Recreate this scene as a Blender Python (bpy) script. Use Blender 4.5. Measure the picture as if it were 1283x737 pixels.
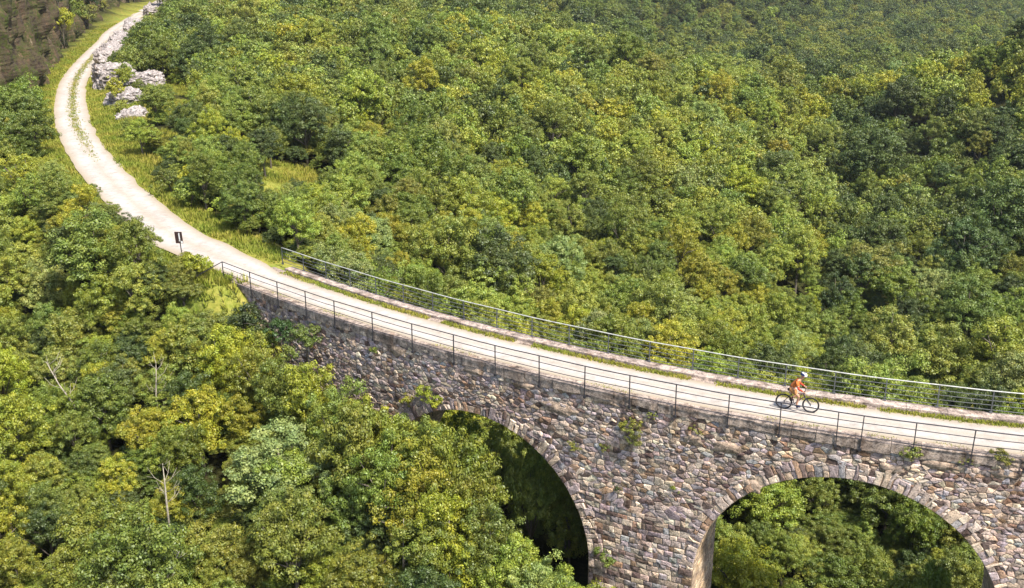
import bpy, bmesh, math, random
import numpy as np
from mathutils import Vector, Matrix, noise

for o in list(bpy.data.objects):
    bpy.data.objects.remove(o)
SC = bpy.context.scene
COL = SC.collection
R = math.radians
random.seed(7)
rng = np.random.default_rng(7)

# ------------------------------------------------------------------ camera
W, H, F, PITCH, CH = 1283., 737., 1300., R(19.), 19.65
cp, sp = math.cos(PITCH), math.sin(PITCH)
cam = bpy.data.cameras.new('camera')
cam.sensor_width = 36.0
cam.lens = 36.0 * F / W
cam.clip_start = 0.5
cam.clip_end = 6000
camo = bpy.data.objects.new('camera', cam)
COL.objects.link(camo)
camo.location = (0, 0, CH)
camo.rotation_euler = (R(90) - PITCH, 0, 0)
SC.camera = camo

# ------------------------------------------------------------------ light
SUN_DIR = Vector((0.66, -0.75, 0.0)).normalized()
SUN_EL = R(56)
world = bpy.data.worlds.new('World')
SC.world = world
world.use_nodes = True
wn = world.node_tree
wn.nodes.clear()
sky = wn.nodes.new('ShaderNodeTexSky')
sky.sky_type = 'NISHITA'
sky.sun_disc = False
sky.sun_elevation = SUN_EL
sky.sun_rotation = math.atan2(SUN_DIR.x, SUN_DIR.y)
sky.altitude = 200
sky.dust_density = 2.0
bg = wn.nodes.new('ShaderNodeBackground')
bg.inputs['Strength'].default_value = 0.13
wo = wn.nodes.new('ShaderNodeOutputWorld')
wn.links.new(sky.outputs[0], bg.inputs[0])
wn.links.new(bg.outputs[0], wo.inputs[0])
sun = bpy.data.lights.new('sun', 'SUN')
sun.energy = 4.4
sun.angle = R(5.0)
sun.color = (1.0, 0.94, 0.84)
suno = bpy.data.objects.new('sun', sun)
COL.objects.link(suno)
sd = Vector((SUN_DIR.x * math.cos(SUN_EL), SUN_DIR.y * math.cos(SUN_EL), math.sin(SUN_EL)))
suno.rotation_euler = sd.to_track_quat('Z', 'Y').to_euler()
suno.location = sd * 60

SC.view_settings.view_transform = 'Standard'
SC.view_settings.look = 'None'
SC.view_settings.gamma = 1.0
SC.view_settings.use_curve_mapping = False
SC.view_settings.exposure = 0.92
SC.render.engine = 'CYCLES'
SC.cycles.max_bounces = 6
SC.cycles.diffuse_bounces = 3
SC.cycles.transmission_bounces = 3
SC.cycles.transparent_max_bounces = 4
SC.cycles.use_denoising = True

# ------------------------------------------------------------------ helpers
def ray(px, py):
    u = (px - W / 2) / F
    v = (py - H / 2) / F
    return np.array([u, cp - v * sp, -sp - v * cp])

def at_depth(px, py, zc):
    return np.array([0, 0, CH]) + zc * ray(px, py)

def at_level(px, py, z=0.0):
    d = ray(px, py)
    return np.array([0, 0, CH]) + d * ((z - CH) / d[2])

def project(P):
    q = np.asarray(P, float) - np.array([0, 0, CH])
    zc = q[..., 1] * cp - q[..., 2] * sp
    zz = np.where(np.abs(zc) < 1e-6, 1e-6, zc)
    return W / 2 + F * q[..., 0] / zz, H / 2 + F * (-q[..., 2] * cp - q[..., 1] * sp) / zz, zc

def tag(o, label=None, cat=None, group=None, kind=None):
    if label: o['label'] = label
    if cat: o['category'] = cat
    if group: o['group'] = group
    if kind: o['kind'] = kind
    return o

def empty(name, loc=(0, 0, 0), rz=0.0):
    o = bpy.data.objects.new(name, None)
    o.location = loc
    o.rotation_euler = (0, 0, rz)
    o.empty_display_size = 0.2
    COL.objects.link(o)
    return o

def link(name, me, parent=None, mat=None):
    o = bpy.data.objects.new(name, me)
    COL.objects.link(o)
    if mat is not None and not me.materials:
        me.materials.append(mat)
    if parent is not None:
        o.parent = parent
    return o

class MB:
    def __init__(s):
        s.v = []; s.f = []; s.c = []
    def add(s, vs, fs, col=None):
        n = len(s.v)
        s.v.extend([tuple(p) for p in vs])
        s.f.extend([tuple(i + n for i in f) for f in fs])
        if col is not None:
            s.c.extend([col] * len(vs))
    def box(s, c, d, rot=None, col=None):
        hx, hy, hz = d[0] / 2, d[1] / 2, d[2] / 2
        vs = [Vector((x, y, z)) for x in (-hx, hx) for y in (-hy, hy) for z in (-hz, hz)]
        if rot is not None:
            vs = [rot @ p for p in vs]
        vs = [p + Vector(c) for p in vs]
        s.add(vs, [(0, 1, 3, 2), (4, 6, 7, 5), (0, 4, 5, 1), (2, 3, 7, 6), (0, 2, 6, 4), (1, 5, 7, 3)], col)
    def tube(s, pts, rad, n=8, cap=True, col=None):
        pts = [Vector(p) for p in pts]
        if not hasattr(rad, '__len__'):
            rad = [rad] * len(pts)
        vs, fs = [], []
        prev = None
        for i, p in enumerate(pts):
            t = (pts[min(i + 1, len(pts) - 1)] - pts[max(i - 1, 0)])
            if t.length < 1e-9: t = Vector((0, 0, 1))
            t.normalize()
            a = Vector((0, 0, 1)) if abs(t.z) < 0.9 else Vector((1, 0, 0))
            if prev is not None: a = prev
            x = (a - t * a.dot(t)).normalized()
            y = t.cross(x)
            prev = x
            for k in range(n):
                th = 2 * math.pi * k / n
                vs.append(p + (x * math.cos(th) + y * math.sin(th)) * rad[i])
        for i in range(len(pts) - 1):
            for k in range(n):
                k2 = (k + 1) % n
                fs.append((i * n + k, i * n + k2, (i + 1) * n + k2, (i + 1) * n + k))
        if cap:
            fs.append(tuple(range(n))[::-1])
            fs.append(tuple(range((len(pts) - 1) * n, len(pts) * n)))
        s.add(vs, fs, col)
    def torus(s, c, R0, r, axis='y', n=32, m=8):
        pts = []
        vs, fs = [], []
        for i in range(n):
            a = 2 * math.pi * i / n
            for k in range(m):
                b = 2 * math.pi * k / m
                rr = R0 + r * math.cos(b)
                vs.append((c[0] + rr * math.cos(a), c[1] + r * math.sin(b), c[2] + rr * math.sin(a)))
        for i in range(n):
            for k in range(m):
                fs.append((i * m + k, i * m + (k + 1) % m, ((i + 1) % n) * m + (k + 1) % m, ((i + 1) % n) * m + k))
        s.add(vs, fs)
    def mesh(s, name, mat=None, smooth=False):
        me = bpy.data.meshes.new(name)
        me.from_pydata(s.v, [], s.f)
        if s.c:
            at = me.attributes.new('Col', 'FLOAT_COLOR', 'POINT')
            at.data.foreach_set('color', np.array([(c[0], c[1], c[2], 1) for c in s.c], np.float32).ravel())
        if mat is not None: me.materials.append(mat)
        if smooth: me.shade_smooth()
        me.update()
        return me
    def build(s, name, mat=None, parent=None, smooth=False):
        return link(name, s.mesh(name, mat, smooth), parent)

# ------------------------------------------------------------------ materials
def new_mat(name):
    m = bpy.data.materials.new(name)
    m.use_nodes = True
    nt = m.node_tree
    nt.nodes.clear()
    out = nt.nodes.new('ShaderNodeOutputMaterial')
    return m, nt, out

def N(nt, typ, **kw):
    n = nt.nodes.new('ShaderNode' + typ)
    for k, v in kw.items():
        if k.startswith('i_'):
            n.inputs[k[2:].replace('_', ' ')].default_value = v
        else:
            setattr(n, k, v)
    return n

def noise_tex(nt, scale, detail=4, rough=0.6, coord='Object', vec=None):
    n = nt.nodes.new('ShaderNodeTexNoise')
    n.inputs['Scale'].default_value = scale
    n.inputs['Detail'].default_value = detail
    n.inputs['Roughness'].default_value = rough
    if vec is None:
        tc = nt.nodes.new('ShaderNodeTexCoord')
        vec = tc.outputs[coord]
    nt.links.new(vec, n.inputs['Vector'])
    return n

def ramp(nt, fac, stops):
    r = nt.nodes.new('ShaderNodeValToRGB')
    e = r.color_ramp.elements
    while len(e) > 1: e.remove(e[0])
    e[0].position = stops[0][0]; e[0].color = (*stops[0][1], 1)
    for p, c in stops[1:]:
        k = e.new(p); k.color = (*c, 1)
    nt.links.new(fac, r.inputs[0])
    return r

def mixc(nt, a, b, fac, mode='MIX'):
    m = nt.nodes.new('ShaderNodeMix')
    m.data_type = 'RGBA'
    m.blend_type = mode
    for sock, val in ((m.inputs[0], fac), (m.inputs[6], a), (m.inputs[7], b)):
        if hasattr(val, 'is_linked') or hasattr(val, 'links'):
            nt.links.new(val, sock)
        elif isinstance(val, (int, float)):
            sock.default_value = val
        else:
            sock.default_value = (*val, 1)
    return m.outputs[2]

def bump(nt, height, strength=0.5, dist=0.05):
    b = nt.nodes.new('ShaderNodeBump')
    b.inputs['Strength'].default_value = strength
    b.inputs['Distance'].default_value = dist
    nt.links.new(height, b.inputs['Height'])
    return b.outputs[0]

def princ(nt, out, color, rough=0.8, metal=0.0, normal=None, spec=0.3):
    p = nt.nodes.new('ShaderNodeBsdfPrincipled')
    if hasattr(color, 'links'): nt.links.new(color, p.inputs['Base Color'])
    else: p.inputs['Base Color'].default_value = (*color, 1)
    p.inputs['Roughness'].default_value = rough
    p.inputs['Metallic'].default_value = metal
    p.inputs['Specular IOR Level'].default_value = spec
    if normal is not None: nt.links.new(normal, p.inputs['Normal'])
    nt.links.new(p.outputs[0], out.inputs[0])
    return p

def plain(name, col, rough=0.7, metal=0.0, var=0.25, scale=6.0, spec=0.3):
    m, nt, out = new_mat(name)
    n = noise_tex(nt, scale, 4)
    dark = tuple(c * (1 - var) for c in col)
    lite = tuple(min(1, c * (1 + var)) for c in col)
    r = ramp(nt, n.outputs[0], [(0.3, dark), (0.7, lite)])
    princ(nt, out, r.outputs[0], rough, metal, bump(nt, n.outputs[0], 0.15, 0.01), spec)
    return m

def leaf_material():
    m, nt, out = new_mat('foliage')
    a = N(nt, 'Attribute', attribute_type='INSTANCER', attribute_name='tint')
    l = N(nt, 'Attribute', attribute_type='GEOMETRY', attribute_name='lv')
    tc = nt.nodes.new('ShaderNodeTexCoord')
    ns = noise_tex(nt, 1.3, 2, 0.5)
    hue = ramp(nt, ns.outputs[0], [(0.35, (0.80, 0.95, 0.90)), (0.65, (1.08, 1.04, 0.88))])
    c1 = mixc(nt, a.outputs['Color'], hue.outputs[0], 1.0, 'MULTIPLY')
    lr = ramp(nt, l.outputs['Fac'], [(0.0, (0.55, 0.62, 0.55)), (0.5, (1, 1, 1)), (0.93, (1.42, 1.38, 1.15)), (1.0, (1.75, 1.55, 1.0))])
    c2 = mixc(nt, c1, lr.outputs[0], 1.0, 'MULTIPLY')
    d = N(nt, 'BsdfDiffuse')
    t = N(nt, 'BsdfTranslucent')
    g = N(nt, 'BsdfGlossy')
    g.inputs['Roughness'].default_value = 0.5
    g.inputs['Color'].default_value = (0.9, 0.95, 0.9, 1)
    nt.links.new(c2, d.inputs[0])
    ct = mixc(nt, c2, (1.15, 1.1, 0.5), 1.0, 'MULTIPLY')
    nt.links.new(ct, t.inputs[0])
    mx = N(nt, 'MixShader')
    mx.inputs[0].default_value = 0.22
    nt.links.new(d.outputs[0], mx.inputs[1]); nt.links.new(t.outputs[0], mx.inputs[2])
    m2 = N(nt, 'MixShader')
    m2.inputs[0].default_value = 0.035
    nt.links.new(mx.outputs[0], m2.inputs[1]); nt.links.new(g.outputs[0], m2.inputs[2])
    nt.links.new(m2.outputs[0], out.inputs[0])
    return m

def bark_material(name, col):
    m, nt, out = new_mat(name)
    n = noise_tex(nt, 9, 5)
    r = ramp(nt, n.outputs[0], [(0.3, tuple(c * 0.5 for c in col)), (0.7, col)])
    princ(nt, out, r.outputs[0], 0.9, 0, bump(nt, n.outputs[0], 0.6, 0.03), 0.1)
    return m

def ground_material():
    m, nt, out = new_mat('hillside_ground')
    g = N(nt, 'Attribute', attribute_type='GEOMETRY', attribute_name='grass')
    n1 = noise_tex(nt, 0.35, 6, 0.65)
    n2 = noise_tex(nt, 2.4, 6, 0.7)
    floor = ramp(nt, n2.outputs[0], [(0.3, (0.022, 0.020, 0.010)), (0.55, (0.05, 0.052, 0.018)), (0.75, (0.085, 0.07, 0.035))])
    gr = ramp(nt, n2.outputs[0], [(0.28, (0.13, 0.15, 0.025)), (0.5, (0.25, 0.25, 0.05)), (0.72, (0.38, 0.33, 0.10))])
    gr2 = ramp(nt, n1.outputs[0], [(0.35, (0.75, 0.95, 0.8)), (0.65, (1.15, 1.0, 1.0))])
    grc = mixc(nt, gr.outputs[0], gr2.outputs[0], 1.0, 'MULTIPLY')
    c = mixc(nt, floor.outputs[0], grc, g.outputs['Fac'])
    princ(nt, out, c, 1.0, 0, bump(nt, n2.outputs[0], 0.8, 0.2), 0.0)
    return m

def gravel_material():
    m, nt, out = new_mat('limestone_gravel')
    big = noise_tex(nt, 0.22, 5, 0.6)
    mid = noise_tex(nt, 1.7, 6, 0.7)
    fine = noise_tex(nt, 22, 3, 0.7)
    base = ramp(nt, mid.outputs[0], [(0.3, (0.35, 0.315, 0.285)), (0.5, (0.475, 0.442, 0.415)), (0.72, (0.55, 0.52, 0.50))])
    tone = ramp(nt, big.outputs[0], [(0.35, (0.86, 0.84, 0.82)), (0.65, (1.0, 1.0, 1.0))])
    c = mixc(nt, base.outputs[0], tone.outputs[0], 1.0, 'MULTIPLY')
    fr = ramp(nt, fine.outputs[0], [(0.3, (0.78, 0.76, 0.74)), (0.6, (1.04, 1.03, 1.02))])
    c = mixc(nt, c, fr.outputs[0], 0.8, 'MULTIPLY')
    e = N(nt, 'Attribute', attribute_type='GEOMETRY', attribute_name='edge')
    en = N(nt, 'Math', operation='MULTIPLY')
    nt.links.new(e.outputs['Fac'], en.inputs[0]); nt.links.new(mid.outputs[0], en.inputs[1])
    e2 = N(nt, 'Math', operation='MULTIPLY', use_clamp=True); e2.inputs[1].default_value = 1.5
    nt.links.new(en.outputs[0], e2.inputs[0])
    c = mixc(nt, c, (0.30, 0.235, 0.14), e2.outputs[0])
    princ(nt, out, c, 0.95, 0, bump(nt, fine.outputs[0], 0.5, 0.03), 0.1)
    return m

def stone_material(name, use_attr=True, base=(0.3, 0.27, 0.25)):
    m, nt, out = new_mat(name)
    n1 = noise_tex(nt, 3.2, 6, 0.7)
    n2 = noise_tex(nt, 14, 5, 0.7)
    n3 = noise_tex(nt, 0.55, 5, 0.65)
    if use_attr:
        a = N(nt, 'Attribute', attribute_type='GEOMETRY', attribute_name='Col')
        c = a.outputs['Color']
    else:
        rr = ramp(nt, n1.outputs[0], [(0.3, tuple(b * 0.6 for b in base)), (0.7, tuple(b * 1.25 for b in base))])
        c = rr.outputs[0]
    r1 = ramp(nt, n1.outputs[0], [(0.3, (0.48, 0.46, 0.44)), (0.5, (0.98, 0.98, 0.98)), (0.72, (1.4, 1.34, 1.24))])
    c = mixc(nt, c, r1.outputs[0], 1.0, 'MULTIPLY')
    r2 = ramp(nt, n2.outputs[0], [(0.36, (0.28, 0.26, 0.24)), (0.50, (1, 1, 1)), (0.68, (1.25, 1.22, 1.18))])
    c = mixc(nt, c, r2.outputs[0], 0.85, 'MULTIPLY')
    r3 = ramp(nt, n3.outputs[0], [(0.34, (0.55, 0.50, 0.46)), (0.50, (1.08, 1.04, 1.0))])
    c = mixc(nt, c, r3.outputs[0], 0.75, 'MULTIPLY')
    mp = nt.nodes.new('ShaderNodeMapping'); mp.inputs['Scale'].default_value = (1.6, 1.6, 0.16)
    tcs = nt.nodes.new('ShaderNodeTexCoord'); nt.links.new(tcs.outputs['Object'], mp.inputs[0])
    n4 = noise_tex(nt, 1.0, 4, 0.6, vec=mp.outputs[0])
    r4 = ramp(nt, n4.outputs[0], [(0.34, (0.60, 0.50, 0.42)), (0.46, (1.05, 1.02, 1))])
    c = mixc(nt, c, r4.outputs[0], 0.8, 'MULTIPLY')
    princ(nt, out, c, 0.92, 0, bump(nt, n2.outputs[0], 0.7, 0.035), 0.15)
    return m

M = {}
M['leaf'] = leaf_material()
M['bark'] = bark_material('grey_bark', (0.20, 0.17, 0.13))
M['pale_bark'] = bark_material('pale_bark', (0.50, 0.44, 0.34))
M['ground'] = ground_material()
M['gravel'] = gravel_material()
M['stone'] = stone_material('rubble_limestone')
M['mortar'] = stone_material('old_mortar', False, (0.42, 0.325, 0.245))
M['patch'] = stone_material('tan_render', False, (0.42, 0.335, 0.265))
M['coping'] = stone_material('weathered_concrete', False, (0.34, 0.29, 0.255))
M['kerb'] = stone_material('pale_kerb', False, (0.39, 0.335, 0.305))
M['rock'] = stone_material('grey_karst_rock', False, (0.36, 0.345, 0.35))
def cliff_material():
    m, nt, out = new_mat('brown_cliff_rock')
    tc = nt.nodes.new('ShaderNodeTexCoord')
    mp = nt.nodes.new('ShaderNodeMapping'); mp.inputs['Scale'].default_value = (0.8, 0.8, 0.14)
    nt.links.new(tc.outputs['Object'], mp.inputs[0])
    n1 = noise_tex(nt, 1.0, 6, 0.7, vec=mp.outputs[0]); n2 = noise_tex(nt, 0.35, 5, 0.65); n3 = noise_tex(nt, 2.6, 6, 0.75)
    c1 = ramp(nt, n1.outputs[0], [(0.32, (0.018, 0.014, 0.016)), (0.45, (0.062, 0.043, 0.036)), (0.58, (0.13, 0.085, 0.05)), (0.70, (0.30, 0.235, 0.16))])
    c2 = ramp(nt, n2.outputs[0], [(0.42, (0.055, 0.068, 0.016)), (0.62, (0.09, 0.068, 0.045))])
    f = ramp(nt, n3.outputs[0], [(0.40, (0, 0, 0)), (0.53, (1, 1, 1))])
    c = mixc(nt, c1.outputs[0], c2.outputs[0], f.outputs[0])
    princ(nt, out, c, 0.95, 0, bump(nt, n3.outputs[0], 0.9, 0.3), 0.1)
    return m
M['cliff'] = cliff_material()
M['iron'] = plain('dark_iron', (0.05, 0.048, 0.055), 0.55, 0.3)
M['galv'] = plain('galvanised_steel', (0.50, 0.50, 0.46), 0.5, 0.2)
M['galv_dark'] = plain('dull_steel', (0.12, 0.125, 0.13), 0.55, 0.2)
M['brown'] = plain('brown_sign_board', (0.055, 0.032, 0.028), 0.5)
M['white'] = plain('white_paint', (0.8, 0.8, 0.78), 0.5, var=0.05)
M['rubber'] = plain('black_rubber', (0.02, 0.02, 0.022), 0.8)
M['frame'] = plain('dark_frame_paint', (0.06, 0.025, 0.05), 0.35)
M['alu'] = plain('aluminium', (0.5, 0.5, 0.5), 0.35, 0.8)
M['orange'] = plain('orange_jersey', (0.50, 0.14, 0.03), 0.8, scale=9)
M['red'] = plain('red_sleeve', (0.40, 0.05, 0.025), 0.8)
M['tan'] = plain('tan_shorts', (0.33, 0.16, 0.06), 0.85)
M['skin'] = plain('skin', (0.50, 0.27, 0.17), 0.6, var=0.06)
M['navy'] = plain('navy_plastic', (0.02, 0.025, 0.08), 0.4)
M['hair'] = plain('brown_hair', (0.05, 0.03, 0.02), 0.8)

# ------------------------------------------------------------------ viaduct line (near face), u runs left to right
CX = [3.590583e-06, 2.7056115e-03, 0.71562434, -17.34677789]
CY = [4.05634e-05, 2.18552895e-03, -0.69447576, 59.89433609]
WID = 3.9
def near_raw(u):
    uu = np.minimum(u, 46.0)
    x = np.polyval(CX, uu); y = np.polyval(CY, uu)
    dx = np.polyval(np.polyder(CX), uu); dy = np.polyval(np.polyder(CY), uu)
    e = np.maximum(u - 46.0, 0)
    return x + dx * e, y + dy * e
_us = np.linspace(-8, 92, 4001)
_x, _y = near_raw(_us)
def frame_at(u):
    x, y = near_raw(np.float64(u))
    x2, y2 = near_raw(np.float64(u) + 0.05)
    t = np.array([x2 - x, y2 - y]); t /= np.hypot(*t)
    n = np.array([-t[1], t[0]])            # away from the camera
    if n[1] < 0: n = -n
    return np.array([x, y]), t, n
def BP(u, v, z):
    p, t, n = frame_at(u)
    q = p + n * v
    return Vector((q[0], q[1], z))
U_END = 66.0

# road centre line over land, continued from the viaduct
land = [(-20.6, 66.2), (-24.6, 71.0), (-34.6, 87.4), (-42.9, 103.0), (-50.0, 118.0), (-57.0, 135.0), (-64.0, 154.0),
        (-71.5, 178.6), (-80.5, 211.0), (-90.0, 245.0), (-114.0, 350.0), (-140, 470)]
ctr = []
for u in np.arange(U_END + 24, 0.5, -2.0):
    b = BP(u, 1.95, 0); ctr.append((b.x, b.y))
ctr += land
def catmull(P, step=1.0):
    P = [np.array(p, float) for p in P]
    P = [2 * P[0] - P[1]] + P + [2 * P[-1] - P[-2]]
    out = []
    for i in range(1, len(P) - 2):
        d = np.linalg.norm(P[i + 1] - P[i]); n = max(1, int(d / step))
        for k in range(n):
            t = k / n
            out.append(0.5 * ((2 * P[i]) + (-P[i - 1] + P[i + 1]) * t + (2 * P[i - 1] - 5 * P[i] + 4 * P[i + 1] - P[i + 2]) * t * t
                              + (-P[i - 1] + 3 * P[i] - 3 * P[i + 1] + P[i + 2]) * t ** 3))
    out.append(P[-2])
    return np.array(out)
ROAD = catmull(ctr, 1.0)
_nb = len(np.arange(U_END + 24, 0.5, -2.0)) - 1

# ------------------------------------------------------------------ terrain
CP = []   # (x, y, z)
def cpt(px, py, zc, h):
    p = at_depth(px, py, zc); CP.append((p[0], p[1], p[2] - h))
for a in [(300, 100, 132, 5), (450, 60, 165, 6), (500, 20, 205, 6), (500, 150, 115, 6), (600, 250, 95, 6), (600, 350, 78, 5.5),
          (500, 300, 77, 5), (800, 405, 72, 6), (800, 250, 118, 6), (800, 115, 160, 6), (800, 70, 300, 6), (800, 15, 400, 6), (700, 45, 190, 6), (700, 12, 330, 6), (900, 165, 150, 6), (900, 105, 290, 6), (900, 30, 420, 6), (1000, 430, 78, 6),
          (1000, 300, 112, 6), (1000, 215, 145, 6), (1000, 145, 280, 6), (1000, 50, 430, 6), (1060, 240, 150, 8), (1150, 430, 95, 7), (1150, 250, 140, 7), (1130, 165, 175, 6), (1130, 105, 380, 6), (1200, 120, 175, 6), (1200, 70, 470, 6),
          (1150, 20, 560, 6), (1255, 10, 720, 6), (1280, 60, 185, 5), (1275, 200, 145, 6), (1240, 140, 165, 6), (1285, 350, 108, 6), (1240, 440, 86, 6),
          (650, 120, 140, 6), (620, 20, 215, 6), (900, 330, 100, 6), (1450, 20, 185, 5), (1700, 250, 110, 5),
          (50, 650, 46, 4.2), (-100, 500, 55, 4.2), (200, 450, 58, 4.2), (200, 600, 49, 4.2), (400, 560, 50.5, 4.2), (500, 600, 48.3, 4.2),
          (600, 650, 46.3, 4.2), (700, 732, 44.2, 4.5), (100, 380, 66, 4.2), (100, 300, 74, 4.2), (40, 230, 92, 4.5), (300, 480, 55, 4.2),
          (20, 150, 122, 4.5), (-150, 300, 85, 4.5), (300, 737, 44, 4.2), (0, 737, 42, 4.2), (640, 900, 38, 5), (650, 600, 57, 5),
          (1000, 650, 58, 6), (1100, 700, 55, 6), (950, 720, 52, 6), (1200, 760, 50, 6), (1100, 950, 36, 6), (1400, 900, 36, 5)]:
    cpt(*a)
def clv(px, py, z):
    p = at_level(px, py, z); CP.append(tuple(p))
for a in [(190, 150, 0.0), (240, 130, 0.3), (260, 200, -0.6), (345, 225, -2.0), (330, 280, -1.5), (150, 120, 0.2), (300, 345, -1.2), (250, 372, -2.0)]:
    clv(*a)
for p in land: CP.append((p[0], p[1], 0.0))
for u in (64, 72, 84):
    b = BP(u, 2, 0); CP.append((b.x, b.y, -1.5 if u == 64 else -0.2))
CP += [(60, 520, 20), (-40, 310, 10), (-60, 400, 26), (-60, 300, 6), (150, 640, 12), (260, 760, 10), (480, 1000, 70), (150, 900, 80), (-200, 700, 90),
       (-150, 200, 12), (-200, 300, 30), (-120, 60, 4), (300, 300, 30), (450, 500, 60), (0, -100, -20), (-200, -100, 0), (250, -50, 10), (120, 20, 0)]
CP = np.array(CP)
def tps_fit(P, lam=6.0):
    n = len(P)
    xy = P[:, :2] / 100.0
    r2 = ((xy[:, None] - xy[None]) ** 2).sum(-1)
    K = 0.5 * r2 * np.log(r2 + 1e-12)
    K += np.eye(n) * lam * 1e-4
    Q = np.c_[np.ones(n), xy]
    A = np.block([[K, Q], [Q.T, np.zeros((3, 3))]])
    w = np.linalg.solve(A, np.r_[P[:, 2], 0, 0, 0])
    return xy, w
TXY, TW = tps_fit(CP)
def tps(x, y):
    q = np.c_[np.ravel(x), np.ravel(y)] / 100.0
    out = np.empty(len(q))
    n = len(TXY)
    for i in range(0, len(q), 20000):
        s = q[i:i + 20000]
        r2 = ((s[:, None] - TXY[None]) ** 2).sum(-1)
        out[i:i + 20000] = (0.5 * r2 * np.log(r2 + 1e-12)) @ TW[:n] + TW[n] + s @ TW[n + 1:]
    return out.reshape(np.shape(x))
def sstep(a, b, x):
    t = np.clip((x - a) / (b - a), 0, 1); return t * t * (3 - 2 * t)
def poly_dist(x, y, P):
    x = np.ravel(x); y = np.ravel(y)
    best = np.full(len(x), 1e9); side = np.zeros(len(x)); idx = np.zeros(len(x), int)
    for i in range(len(P) - 1):
        a, b = P[i], P[i + 1]
        d = b - a; L2 = d @ d
        t = np.clip(((x - a[0]) * d[0] + (y - a[1]) * d[1]) / L2, 0, 1)
        ex = x - a[0] - t * d[0]; ey = y - a[1] - t * d[1]
        dd = np.hypot(ex, ey)
        m = dd < best
        best[m] = dd[m]; side[m] = np.sign(d[0] * ey - d[1] * ex)[m]; idx[m] = i
    return best, side, idx
ROADC = ROAD[::3]
CLIFF = np.array([at_level(-260, 172)[:2], at_level(-60, 150)[:2], at_level(20, 128)[:2], at_level(46, 112)[:2], at_level(57, 93)[:2], at_level(88, 54)[:2], at_level(119, 30)[:2], at_level(159, 9)[:2], at_level(185, -6)[:2]])
U0 = -0.5
NBR = int(np.argmin(np.hypot(ROAD[:, 0] - BP(U0, 1.95, 0).x, ROAD[:, 1] - BP(U0, 1.95, 0).y)))
NBE = int(np.argmin(np.hypot(ROAD[:, 0] - BP(U_END, 1.95, 0).x, ROAD[:, 1] - BP(U_END, 1.95, 0).y)))
LANDROAD = ROAD[NBR:][::2]
LANDROAD2 = ROAD[:NBE][::2]
def height(x, y):
    shp = np.shape(x)
    x = np.ravel(np.asarray(x, float)); y = np.ravel(np.asarray(y, float))
    h = np.clip(tps(x, y), -24, 95)
    d, s, i = poly_dist(x, y, LANDROAD)
    d2, s2, i2 = poly_dist(x, y, LANDROAD2)
    d = np.minimum(d, d2)
    # cliff step on the left of the road
    dc, sc, ic = poly_dist(x, y, CLIFF)
    up = np.where(sc > 0, sstep(3.2, 8, dc), 0)
    h = np.maximum(h, np.where(up > 0, up * 17 + np.minimum(h, 4), h))
    k = sstep(2.9, 7.0, d)
    h = -0.10 * (1 - k) + h * k
    return h.reshape(shp)

def axis(lo, a, b, hi, fine, coarse, far):
    A = list(np.arange(a, b, fine))
    x = a; st = fine
    L = []
    while x > lo:
        st = min(st * 1.07, coarse if x > a - 200 else far); x -= st; L.append(x)
    x = A[-1]; st = fine
    Rr = []
    while x < hi:
        st = min(st * 1.07, coarse if x < b + 500 else far); x += st; Rr.append(x)
    return np.array(L[::-1] + A + Rr)
gx = axis(-900, -62, 34, 1100, 1.1, 5.5, 40)
gy = axis(-300, 28, 132, 1800, 1.1, 5.5, 40)
GX, GY = np.meshgrid(gx, gy)
GZ = height(GX, GY)
far = sstep(600, 1500, np.hypot(GX, GY)); GZ = GZ + far * 60
nx = np.sin(GX * 0.41 + 1.3 * np.sin(GY * 0.23)) * np.cos(GY * 0.37 + np.sin(GX * 0.19))
dR, _, _ = poly_dist(GX, GY, ROADC)
dR = dR.reshape(GX.shape)
GZ = GZ + 0.35 * nx * sstep(4, 12, dR)
ny_, nx_ = GX.shape
verts = np.c_[GX.ravel(), GY.ravel(), GZ.ravel()]
ii = np.arange(ny_ * nx_).reshape(ny_, nx_)
faces = np.stack([ii[:-1, :-1], ii[:-1, 1:], ii[1:, 1:], ii[1:, :-1]], -1).reshape(-1, 4)
me = bpy.data.meshes.new('hillside')
me.from_pydata(verts.tolist(), [], faces.tolist())
me.shade_smooth()
# grassy places: road verges, the bank right of the bend, the abutment bank
GRASS_SPOTS = [(180, 150, 6), (200, 130, 6), (190, 178, 5), (215, 112, 6), (185, 205, 3.5), (208, 150, 5), (225, 135, 5), (205, 180, 4), (232, 120, 4), (225, 240, 3.0), (355, 222, 6), (335, 235, 4.5), (385, 228, 5), (262, 342, 2.8), (268, 358, 2.2)]
def ground_at(px, py):
    zz = np.arange(40, 300, 0.4)
    P = np.array([0, 0, CH]) + zz[:, None] * ray(px, py)[None]
    h = height(P[:, 0], P[:, 1])
    i = int(np.argmax(P[:, 2] < h))
    return np.array([P[i, 0], P[i, 1], h[i]])
GRASS_C = [(ground_at(px, py), rad) for (px, py, rad) in GRASS_SPOTS]
def grass_mask(x, y):
    d, s, i = poly_dist(x, y, LANDROAD)
    wig = 0.7 * np.sin(np.ravel(x) * 0.5) * np.cos(np.ravel(y) * 0.33)
    g = 1 - sstep(3.2, 5.2, d + wig)
    for c, rad in GRASS_C:
        g = np.maximum(g, 1 - sstep(rad * 0.6, rad, np.hypot(np.ravel(x) - c[0], np.ravel(y) - c[1]) + wig * 1.5))
    return g
gm = grass_mask(GX, GY)
att = me.attributes.new('grass', 'FLOAT', 'POINT')
att.data.foreach_set('value', gm.astype(np.float32))
tag(link('hillside', me, None, M['ground']), 'wooded hillside falling from the gravel road into the valley', None, None, 'structure')

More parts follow.
